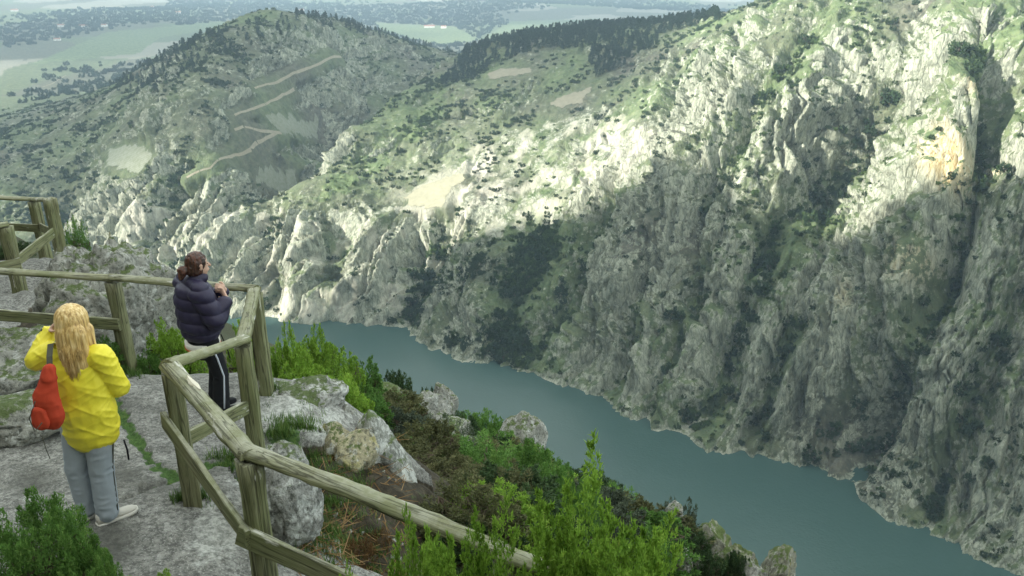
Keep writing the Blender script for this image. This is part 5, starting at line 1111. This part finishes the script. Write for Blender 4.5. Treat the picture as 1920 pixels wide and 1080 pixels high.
tr = fuse('trousers', [cap(O + [.01, 0, .72], .14, O + [0, 0, .84], .15, r, 1.08, .9), cap(LH, .095, LK, .072), cap(LK, .072, LA + [0, 0, .01], .075), cap(RH, .095, RK, .072), cap(RK, .072, RA + [0, 0, .01], .078)], .008, 3, M['black_cloth'], pe, wr_t)
m = MB(); pts = [(RH + [0, 0, -.06], .097), (RH * .5 + RK * .5, .085), (RK, .074), (RK * .5 + RA * .5, .076), (RA + [0, 0, .04], .080)]; m.tube([p + r * k * 1.0 + [0, 0, 0] for p, k in pts], [.009] * 5, 6); obj('leg_stripe', m.mesh('leg_stripe', True), M['stripe'], tr)
shoe(pe, RA, f, .27, M['black_cloth'], M['black_cloth']); shoe(pe, LA, f, .27, M['black_cloth'], M['black_cloth'])
def hfn(V, Nn): return V + Nn * (.006 * noise3(V * np.array([40, 40, 30.0]), 41) + .004 * noise3(V * 80, 42))[:, None]
hr = fuse('hair', [cap(HD - f * .015 + [0, 0, .035], .098, HD - f * .028 + [0, 0, -.02], .09, r, .9, 1.02), cap(HD - f * .10 + [0, 0, -.015], .035, HD - f * .14 + [0, 0, -.025], .048), cap(HD - f * .14 + [0, 0, -.03], .045, HD - f * .16 + [0, 0, -.085], .028)], .006, 2, M['brown_hair'], pe, hfn)
m = MB(); m.tube([O + f * .16 + r * .06 + [0, 0, .82], O + f * .20 + r * .06 + [0, 0, .66], O + f * .215 + r * .06 + [0, 0, .55]], [.006, .006, .006], 6); obj('cord', m.mesh('cord', True), M['black_cloth'], jo)

# ------------------------------------------------------------------ farm buildings on the plain
M['wall'] = mat_plain('limewash', (0.72, 0.70, 0.66), .9, .08, .3); M['roof'] = mat_plain('clay_tile', (0.26, 0.13, 0.085), .9, .2, .4); M['pane'] = mat_plain('dark_pane', (0.03, 0.035, 0.04), .3, .1, 1); M['doorm'] = mat_plain('door_paint', (0.12, 0.07, 0.04), .7, .1, 1)
def house(px, py, w_, d_, h_, rz, label):
    p = hit(px, py); z = float(land_z(np.array([p[0]]), np.array([p[1]]))[0]); t = thing('farmhouse', label, 'house', (p[0], p[1], z - .3), rz, 'farm buildings on the plain')
    m = MB(); m.box((0, 0, h_ / 2), (w_ / 2, d_ / 2, h_ / 2)); m.add([(-w_ / 2, -d_ / 2, h_), (-w_ / 2, d_ / 2, h_), (-w_ / 2, 0, h_ + d_ * .25), (w_ / 2, -d_ / 2, h_), (w_ / 2, d_ / 2, h_), (w_ / 2, 0, h_ + d_ * .25)], [(0, 1, 2), (3, 5, 4)]); obj('wall', m.mesh('wall'), M['wall'], t)
    m = MB()
    for s in (-1, 1): m.add([(-w_ / 2 - .5, s * (d_ / 2 + .5), h_ - .2), (w_ / 2 + .5, s * (d_ / 2 + .5), h_ - .2), (w_ / 2 + .5, 0, h_ + d_ * .25 + .12), (-w_ / 2 - .5, 0, h_ + d_ * .25 + .12), (-w_ / 2 - .5, s * (d_ / 2 + .5), h_ + .05), (w_ / 2 + .5, s * (d_ / 2 + .5), h_ + .05), (w_ / 2 + .5, 0, h_ + d_ * .25 + .4), (-w_ / 2 - .5, 0, h_ + d_ * .25 + .4)], [(0, 1, 2, 3), (4, 5, 6, 7), (0, 1, 5, 4), (1, 2, 6, 5), (0, 3, 7, 4)])
    ro = obj('roof', m.mesh('roof'), M['roof'], t); m = MB(); m.box((w_ * .3, .8, h_ + d_ * .25 + .6), (.5, .5, .9)); obj('chimney', m.mesh('chimney'), M['wall'], ro)
    m = MB(); m.box((0, -d_ / 2 - .03, 1.1), (.6, .05, 1.1)); obj('door', m.mesh('door'), M['doorm'], t)
    for i in range(max(2, int(w_ / 4))):
        x = -w_ / 2 + w_ * (i + .5) / max(2, int(w_ / 4))
        if abs(x) < 1.2: continue
        m = MB(); m.box((x, -d_ / 2 - .03, h_ * .62), (.5, .05, .65)); obj('window', m.mesh('window'), M['pane'], t)
for a in [(108, 77, 16, 9, 5, .2, 'white farmhouse alone in the meadow at far left'), (115, 50, 20, 10, 6, .1, 'leftmost white farmhouse of the hamlet in the upper left'), (158, 51, 28, 10, 5, .05, 'long low white farm building in the middle of the upper left hamlet'), (196, 50, 18, 9, 6, -.2, 'rightmost white farmhouse of the upper left hamlet'),
          (335, 26, 18, 10, 7, .1, 'white house at the top edge left of the wooded hill'), (566, 21, 16, 10, 6, 0, 'white house just above the summit of the wooded hill'), (805, 52, 34, 12, 5, .1, 'long pale farm building in sunlight between the hill and the pine ridge'), (832, 53, 16, 10, 6, -.1, 'small pale house at the right end of the long farm building'),
          (28, 22, 26, 12, 6, .2, 'white building in the top left corner of the plain'), (285, 15, 16, 9, 6, .0, 'small white house near the top edge, far left of the hill')]: house(*a)

# ------------------------------------------------------------------ clouds (outside the frame, they shade the far hill) and the air
def mat_volume(name, col, dens, aniso=0.0):
    k = NT(name); v = k.n('ShaderNodeVolumePrincipled'); v.inputs['Color'].default_value = (*col, 1); v.inputs['Density'].default_value = dens; v.inputs['Anisotropy'].default_value = aniso
    k.l(v.outputs[0], k.out.inputs['Volume']); return k.m
M['cloud'] = mat_volume('cloud_vapour', (0.97, 0.97, 0.97), 0.007, 0.3); M['haze'] = mat_volume('valley_haze', (0.58, 0.80, 1.0), 0.00016, 0.1)
bm = bmesh.new(); bmesh.ops.create_icosphere(bm, subdivisions=5, radius=1.0); sp = bpy.data.meshes.new('s'); bm.to_mesh(sp); bm.free()
SV = np.empty(len(sp.vertices) * 3, np.float32); sp.vertices.foreach_get('co', SV); SV = SV.reshape(-1, 3)
for i, (tx, ty, tz, alt, rx, ry) in enumerate([(-640, 1140, -190, 1150, 480, 340), (60, 1230, -140, 1150, 330, 290), (-1250, 2500, -250, 1500, 700, 500), (350, 3300, -250, 1700, 800, 350), (-700, 5200, -250, 1700, 1500, 600)]):
    L = (alt - tz) / math.tan(SUN_EL); c = (tx + SUN_H[0] * L, ty + SUN_H[1] * L, alt)
    n = fbm3(SV * 2.0 + 17 * i, 4, 300 + i); P = SV * (1 + .45 * n[:, None]) * np.array([rx, ry, 130.0]); P[:, 2] = np.maximum(P[:, 2], -55)
    me = sp.copy(); me.vertices.foreach_set('co', P.astype(np.float32).ravel()); me.update()
    o = structure('cloud', me, M['cloud']); o.location = c
m = MB(); m.box((0, 6500, 10), (20000, 12500, 370)); hz = obj('haze', m.mesh('haze'), M['haze'], None, kind='stuff', label='thin blue haze filling the valley air', category='haze')
